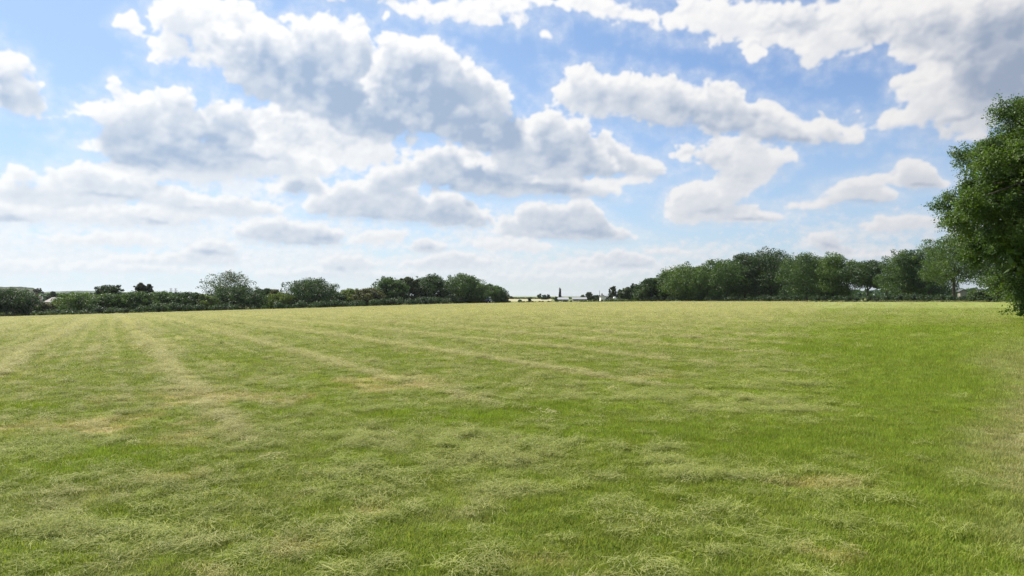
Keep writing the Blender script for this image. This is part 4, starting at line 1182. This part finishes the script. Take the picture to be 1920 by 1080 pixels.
house(1834, 240, 2.4, 2.2, 543, 546.5, 25, M_SLATE, M_BEIGE, 'grey beige lean-to glimpsed behind the drooping boughs of the big oak', name='lean_to', cat='shed', chimney=False, windows=1)
# brown garden wall and its two white covered bales
def low_wall():
    D = 400; x = X_at(1156, D); g = float(gz(x, D, False))
    w = 27 / F_PX * D
    bm = bmesh.new(); box(bm, (0, 0, (Z_at(557, D) - g) / 2), (w, .3, Z_at(557, D) - g))
    o = bm_obj('garden_wall', bm, plain('brown stone wall', (.20, .17, .14), .9, .1, vary=.3, scale=1.5)); o.location = (x, D, g)
    tag(o, 'long brown grey garden wall behind the hedge, right of the white house'.replace(', right of', ' beside'), 'wall')
    for px, lab in ((1152.5, 'white wrapped round bale before the middle of the garden wall'), (1170.5, 'white wrapped round bale past the end of the garden wall near the ash')):
        D2 = 385; xx = X_at(px, D2); zz = Z_at(561, D2)
        bm = bmesh.new(); bmesh.ops.create_cone(bm, cap_ends=True, segments=20, radius1=.62, radius2=.62, depth=1.2)
        bmesh.ops.rotate(bm, cent=(0, 0, 0), matrix=Matrix.Rotation(rad(90), 3, 'Y'), verts=bm.verts)
        bmesh.ops.bevel(bm, geom=list(bm.edges), offset=.08, segments=2, affect='EDGES')
        b = bm_obj('hay_bale', bm, M_WHITE, None, smooth=True); b.location = (xx, D2, zz + .62); b.rotation_euler = (0, 0, .5)
        tag(b, lab, 'bale', 'white wrapped bales by the garden wall')
low_wall()
def mast():
    D = 700; x = X_at(1124, D); g = float(gz(x, D, False)); h = Z_at(544.5, D) - g
    t = empty('mast', (x, D, g), 'slender pale mast standing above the trees near the white house', 'mast')
    link('pole', join_tubes('pole', [tube([(0, 0, 0), (0, 0, h)], [.20, .12], 8)]), M_STEEL, t)
    for k in (.80, .90):
        bm = bmesh.new(); box(bm, (0, 0, h * k), (.9, .12, .12)); bm_obj('crossarm', bm, M_STEEL, t)
mast()
def pylon(px, D, top, label):
    x = X_at(px, D); g = float(gz(x, D, False)); h = Z_at(top, D) - g
    t = empty('pylon', (x, D, g), label, 'pylon', 'far electricity pylons above the hedge')
    T = []
    w = h * .11
    for sx in (-1, 1):
        for sy in (-1, 1):
            T.append(tube([(sx * w, sy * w, 0), (sx * w * .28, sy * w * .28, h * .68), (0, 0, h)], [.20, .15, .10], 4))
    lv = [0, .16, .30, .42, .53, .62, .70]
    for a, b in zip(lv[:-1], lv[1:]):
        wa = w * (1 - .72 * a / .68); wb = w * (1 - .72 * min(b, .68) / .68)
        for s in (-1, 1):
            T.append(tube([(-wa, s * wa, h * a), (wb, s * wb, h * b)], [.09, .09], 3)); T.append(tube([(wa, s * wa, h * a), (-wb, s * wb, h * b)], [.09, .09], 3))
            T.append(tube([(s * wa, -wa, h * a), (s * wb, wb, h * b)], [.09, .09], 3))
    link('lattice_tower', join_tubes('lattice_tower', T), M_STEEL, t)
    for k, L in ((.70, .19), (.81, .16), (.92, .12)):
        link('crossarm', join_tubes('crossarm', [tube([(-h * L, 0, h * k), (0, 0, h * (k + .03)), (h * L, 0, h * k)], [.12, .2, .12], 4), tube([(-h * L, 0, h * k), (h * L, 0, h * k)], [.12, .12], 4)]), M_STEEL, t)
pylon(320.5, 1250, 539.5, 'nearer and paler of the two faint pylons, the one closer to the pines')
pylon(329.5, 1200, 539.5, 'faint lattice pylon, the one further from the pines')
# ------------------------------------------------------------------ grass: blade tufts and loose cut hay, scattered by geometry nodes
def blade(rng, base, h, w, ang, bend, lie=0.0):
    """curved strip of three faces tapering to a point; returns 8 points as two quads (last pinched)"""
    d = np.array([math.cos(ang), math.sin(ang), 0]); s = np.array([-math.sin(ang), math.cos(ang), 0])
    out = []
    ks = (0, .45, .8, 1.0)
    for k in ks:
        p = base + d * (bend * h * k ** 1.7) + np.array([0, 0, h * k * (1 - .30 * bend * k)])
        out.append((p, w * (1 - k ** 1.6) + w * .06))
    Q = []
    for (p0, w0), (p1, w1) in zip(out[:-1], out[1:]):
        Q.append([p0 - s * w0, p0 + s * w0, p1 + s * w1, p1 - s * w1])
    return Q
def strips_mesh(name, strips):
    V, Fc = [], []
    for st in strips:
        o = len(V)
        V += [st[0][0], st[0][1]]
        for q in st: V += [q[2], q[3]]
        for i in range(len(st)):
            a = o + 2 * i
            Fc.append((a, a + 1, a + 2, a + 3) if i == 0 else (a + 1, a, a + 2, a + 3))
    me = bpy.data.meshes.new(name); me.from_pydata([tuple(map(float, v)) for v in V], [], Fc); me.update()
    return me
def tuft_mesh(i, n=62, r=.11, hmin=.022, hmax=.072, w=.0021):
    rng = np.random.default_rng(500 + i)
    st = []
    lean = rng.uniform(0, 2 * math.pi)
    for _ in range(n):
        a = rng.uniform(0, 2 * math.pi); rr = r * math.sqrt(rng.uniform())
        h = rng.uniform(hmin, hmax) * (1 - .35 * rr / r)
        ang = lean + rng.normal(0, 1.1)
        st.append(blade(rng, np.array([rr * math.cos(a), rr * math.sin(a), -.005]), h, w * rng.uniform(.7, 1.5), ang, rng.uniform(.15, 1.1)))
    return strips_mesh('tuft', st)
def hay_mesh(i, n=60, r=.13, hi=.060):
    rng = np.random.default_rng(700 + i)
    st = []
    main = rng.uniform(0, math.pi)
    for _ in range(n):
        a = rng.uniform(0, 2 * math.pi); rr = r * math.sqrt(rng.uniform())
        L = rng.uniform(.04, .15); ang = main + rng.normal(0, .8) + (math.pi if rng.uniform() < .5 else 0)
        c = np.array([rr * math.cos(a), rr * math.sin(a), rng.uniform(.008, hi) * (1 - (rr / r) ** 2 * .7)])
        curve = rng.normal(0, .28); arch = rng.uniform(-.008, .012); wd = rng.uniform(.0010, .0022)
        pts = []
        p = c.copy(); an = ang
        for k in range(5):
            pts.append(p.copy()); p = p + np.array([math.cos(an), math.sin(an), 0]) * L / 4; an += curve / 4
            p[2] = max(.004, c[2] + arch * math.sin((k + 1) / 4 * math.pi) * 1.2 + rng.normal(0, .003))
        Q = []
        for p0, p1 in zip(pts[:-1], pts[1:]):
            d = p1 - p0; s = np.array([-d[1], d[0], 0]); s /= np.linalg.norm(s) + 1e-9
            tilt = np.array([0, 0, .7]); s = (s + tilt * rng.uniform(-.4, .4)); s /= np.linalg.norm(s)
            Q.append([p0 - s * wd, p0 + s * wd, p1 + s * wd, p1 - s * wd])
        st.append(Q)
    return strips_mesh('hay', st)

def scatter(name, meshes, mat, P, rot, scl, idx, colr, label):
    src = bpy.data.collections.new(name + ' kinds')
    for i, me in enumerate(meshes):
        me.materials.append(mat)
        ob = bpy.data.objects.new('%s_kind' % name, me); src.objects.link(ob)
    me = bpy.data.meshes.new(name)
    n = len(P)
    me.vertices.add(n); me.vertices.foreach_set('co', P.astype(np.float32).ravel())
    for an, typ, data, key in (('rot', 'FLOAT_VECTOR', rot, 'vector'), ('scl', 'FLOAT_VECTOR', scl, 'vector')):
        a = me.attributes.new(an, typ, 'POINT'); a.data.foreach_set(key, data.astype(np.float32).ravel())
    a = me.attributes.new('idx', 'INT', 'POINT'); a.data.foreach_set('value', idx.astype(np.int32))
    a = me.attributes.new('col', 'FLOAT_COLOR', 'POINT'); a.data.foreach_set('color', np.concatenate([colr, np.ones((n, 1))], 1).astype(np.float32).ravel())
    ng = bpy.data.node_groups.new(name, 'GeometryNodeTree')
    ng.interface.new_socket('Geometry', in_out='INPUT', socket_type='NodeSocketGeometry')
    ng.interface.new_socket('Geometry', in_out='OUTPUT', socket_type='NodeSocketGeometry')
    N = ng.nodes; Lk = ng.links
    gi = N.new('NodeGroupInput'); go = N.new('NodeGroupOutput')
    ci = N.new('GeometryNodeCollectionInfo'); ci.inputs['Collection'].default_value = src
    ci.inputs['Separate Children'].default_value = True; ci.inputs['Reset Children'].default_value = True
    iop = N.new('GeometryNodeInstanceOnPoints'); iop.inputs['Pick Instance'].default_value = True
    def attr(nm, dt):
        a = N.new('GeometryNodeInputNamedAttribute'); a.data_type = dt; a.inputs['Name'].default_value = nm
        return [s for s in a.outputs if s.enabled and s.name == 'Attribute'][0]
    Lk.new(gi.outputs[0], iop.inputs['Points']); Lk.new(ci.outputs[0], iop.inputs['Instance'])
    Lk.new(attr('idx', 'INT'), iop.inputs['Instance Index'])
    e2r = N.new('FunctionNodeEulerToRotation'); Lk.new(attr('rot', 'FLOAT_VECTOR'), e2r.inputs[0]); Lk.new(e2r.outputs[0], iop.inputs['Rotation'])
    Lk.new(attr('scl', 'FLOAT_VECTOR'), iop.inputs['Scale'])
    Lk.new(iop.outputs[0], go.inputs[0])
    o = link(name, me)
    md = o.modifiers.new('scatter', 'NODES'); md.node_group = ng
    tag(o, label, None, None, 'stuff')
    return o

def wedge_points(n, r0, r1, rng, half=.74, power=0.0):
    """random places in front of the camera; power 0 = evenly spread over log distance"""
    u = rng.uniform(0, 1, n)
    r = r0 * (r1 / r0) ** u
    a = rng.uniform(-half, half, n)
    return r, a
def build_grass():
    rng = np.random.default_rng(77)
    # standing grass: density constant for what a pixel covers, tufts grow wider with distance
    parts = []
    r_, a_ = [], []
    n1 = 24000
    r = np.sqrt(rng.uniform(1.4 ** 2, 7.0 ** 2, n1)); a = rng.uniform(-1.15, 1.15, n1); r_.append(r); a_.append(a)
    r, a = wedge_points(185000, 7.0, 100.0, rng, 1.08); r_.append(r); a_.append(a)
    r = np.concatenate(r_); a = np.concatenate(a_)
    x = r * np.sin(a); y = r * np.cos(a)
    c, dry, cut, tan, lush, worn, hay = field_colour(x, y)
    keep = rng.uniform(0, 1, len(r)) > .55 * tan + .35 * worn
    x, y, r, c, dry, cut, tan, lush, worn = [v[keep] for v in (x, y, r, c, dry, cut, tan, lush, worn)]
    n = len(r)
    s = np.clip(r / 11.5, 1, 6)
    hh = np.clip(.62 + .5 * lush + .35 * (1 - dry) - .30 * cut - .40 * worn - .25 * tan, .3, 1.4) * rng.uniform(.75, 1.3, n)
    hh = hh * (1 + .35 * fbm(x * 1.3, y * 1.3, 3, .6, 301))
    scl = np.stack([s, s, hh * np.clip(s, 1, 1.9)], 1)
    rot = np.stack([rng.normal(0, .10, n), rng.normal(0, .10, n), rng.uniform(0, 2 * math.pi, n)], 1)
    jit = rng.uniform(.72, 1.25, (n, 1)) * (1 + rng.normal(0, .04, (n, 3)))
    P = np.stack([x, y, gz(x, y)], 1)
    scatter('grass', [tuft_mesh(i) for i in range(10)], mat_blades('grass blades'), P, rot, scl, rng.integers(0, 10, n), np.clip(c * jit, 0, 1), 'short green grass blades standing in the mown field')
    # loose cut hay
    r1 = np.sqrt(rng.uniform(1.4 ** 2, 8.0 ** 2, 25000)); a1 = rng.uniform(-1.15, 1.15, 25000)
    r2, a2 = wedge_points(185000, 8.0, 260.0, rng, 1.08)
    r = np.concatenate([r1, r2]); a = np.concatenate([a1, a2])
    x = r * np.sin(a); y = r * np.cos(a)
    R, _ = edge_of(a)
    c, dry, cut, tan, lush, worn, hay = field_colour(x, y)
    clump = sstep(-.05, .5, fbm(x * 1.1, y * 1.1, 4, .65, 302))
    w = np.clip(.17 * np.interp(r, [9, 22], [1, .30]) + .60 * cut + 1.2 * hay + .08 * dry * np.interp(r, [5, 20], [.5, 1]) - .22 * lush - .2 * worn, 0, 1) * (.25 + .9 * clump)
    keep = (rng.uniform(0, 1, len(r)) < w) & (r < R - 2)
    x, y, r, c, cut, dry, hay, tan = [v[keep] for v in (x, y, r, c, cut, dry, hay, tan)]
    n = len(r)
    s = np.clip(r / 13.0, .8, 7) * rng.uniform(.7, 1.35, n)
    zs = np.clip(r / 12.0, 1, 4.5) * rng.uniform(.5, 1.7, n)
    scl = np.stack([s, s * rng.uniform(.6, 1, n), zs], 1)
    # far swathes lie along the mowing direction
    yaw = np.where(rng.uniform(0, 1, n) < .35, math.pi / 2 - SW + rng.normal(0, .3, n), rng.uniform(0, 2 * math.pi, n))
    rot = np.stack([rng.normal(0, .06, n), rng.normal(0, .06, n), yaw], 1)
    pale = (np.clip(.26 + .3 * dry, 0, 1) * rng.uniform(.6, 1.2, n))[:, None]
    base = np.where((cut > .35)[:, None], CUT * 1.05, STRAW * .88)
    cc = c * (1 - pale) + base * pale
    P = np.stack([x, y, gz(x, y) + .01 + .025 * (rng.uniform(0, 1, n) < .5)], 1)
    scatter('cut_hay', [hay_mesh(i) for i in range(8)], mat_blades('cut hay', True), P, rot, scl, rng.integers(0, 8, n), np.clip(cc, 0, 1), 'loose wilted cut grass lying over the field in clumps and lines')
build_grass()

def build_windrows():
    """the raked rows: small heaps of hay laid one after another along the mowing lines"""
    rng = np.random.default_rng(88)
    XS, YS, CS, WS = [], [], [], []
    for i in range(-46, 60):
        q0 = -2.3 + 3.65 * i
        for off, dens, wid in ((0.0, 26.0, .10), (1.25, 8.0, .07), (-1.2, 7.5, .07), (.62, 3.0, .06)):
            n = int(330 * dens)
            t = rng.uniform(-60, 270, n)
            wob = .30 * fbm(t * .05, t * 0 + i * 3.1 + off, 2, .5, 401) + .07 * fbm(t * .8, t * 0 + i, 2, .5, 402)
            q = q0 + off + wob + rng.normal(0, wid, n)
            x = SWD[0] * t + SWN[0] * q; y = SWD[1] * t + SWN[1] * q
            r = np.hypot(x, y); a = np.arctan2(x, y); ratio = x / np.maximum(y, .5)
            R, _ = edge_of(a)
            gap = fbm(t * .22, t * 0 + i * 7.7 + off, 3, .6, 403)
            p = np.interp(r, [6, 12, 22, 45, 120], [0, .22, .7, 1, .8]) * np.interp(ratio, [-.7, 0, .30, .42], [1, .9, .55, .0]) * np.clip(.72 + 1.0 * gap, .1, 1)
            keep = (np.abs(a) < 1.1) & (y > 3) & (r < R - 2.5) & (rng.uniform(0, 1, n) < p)
            XS.append(x[keep]); YS.append(y[keep]); WS.append(np.full(keep.sum(), 1.0 if off == 0 else .62))
    x = np.concatenate(XS); y = np.concatenate(YS); w = np.concatenate(WS); n = len(x); r = np.hypot(x, y)
    print('windrow heaps', n)
    c, *_ = field_colour(x, y)
    k = (np.clip(.72 + .40 * w, 0, 1) * rng.uniform(.7, 1.1, n))[:, None]
    cc = c * (1 - k) + STRAW * rng.uniform(1.10, 1.50, (n, 1)) * np.interp(r, [10, 26, 70, 140], [.80, 1.0, 1.0, .80])[:, None] * k
    s = rng.uniform(.75, 1.5, n) * np.clip(r / 38, 1, 2.6) * (.6 + .4 * w)
    scl = np.stack([s, s * .7, rng.uniform(.8, 2.0, n) * np.clip(r / 28, 1, 2.6)], 1)
    rot = np.stack([rng.normal(0, .08, n), rng.normal(0, .08, n), math.pi / 2 - SW + rng.normal(0, .5, n)], 1)
    P = np.stack([x, y, gz(x, y) + .012 + .02 * rng.uniform(0, 1, n)], 1)
    scatter('hay_rows', [hay_mesh(20 + i) for i in range(6)], mat_blades('raked hay', True), P, rot, scl, rng.integers(0, 6, n), np.clip(cc, 0, 1), 'thin raked rows of pale hay fanning across the mown field')
build_windrows()
# ------------------------------------------------------------------ the air
def haze():
    bm = bmesh.new()
    bmesh.ops.create_cube(bm, size=1.0)
    me = bpy.data.meshes.new('haze'); bm.to_mesh(me); bm.free()
    m = bpy.data.materials.new('haze'); m.use_nodes = True
    nt = NT(m.node_tree); m.node_tree.nodes.clear()
    v = nt.n('ShaderNodeVolumePrincipled'); v.inputs['Color'].default_value = (.86, .90, .95, 1); v.inputs['Density'].default_value = .00004
    v.inputs['Anisotropy'].default_value = .3
    o = nt.n('ShaderNodeOutputMaterial'); m.node_tree.links.new(v.outputs[0], o.inputs['Volume'])
    h = link('haze', me, m)
    h.scale = (17000, 17000, 70); h.location = (0, 0, 12)
    tag(h, 'faint summer haze over the fields', None, None, 'stuff')
haze()
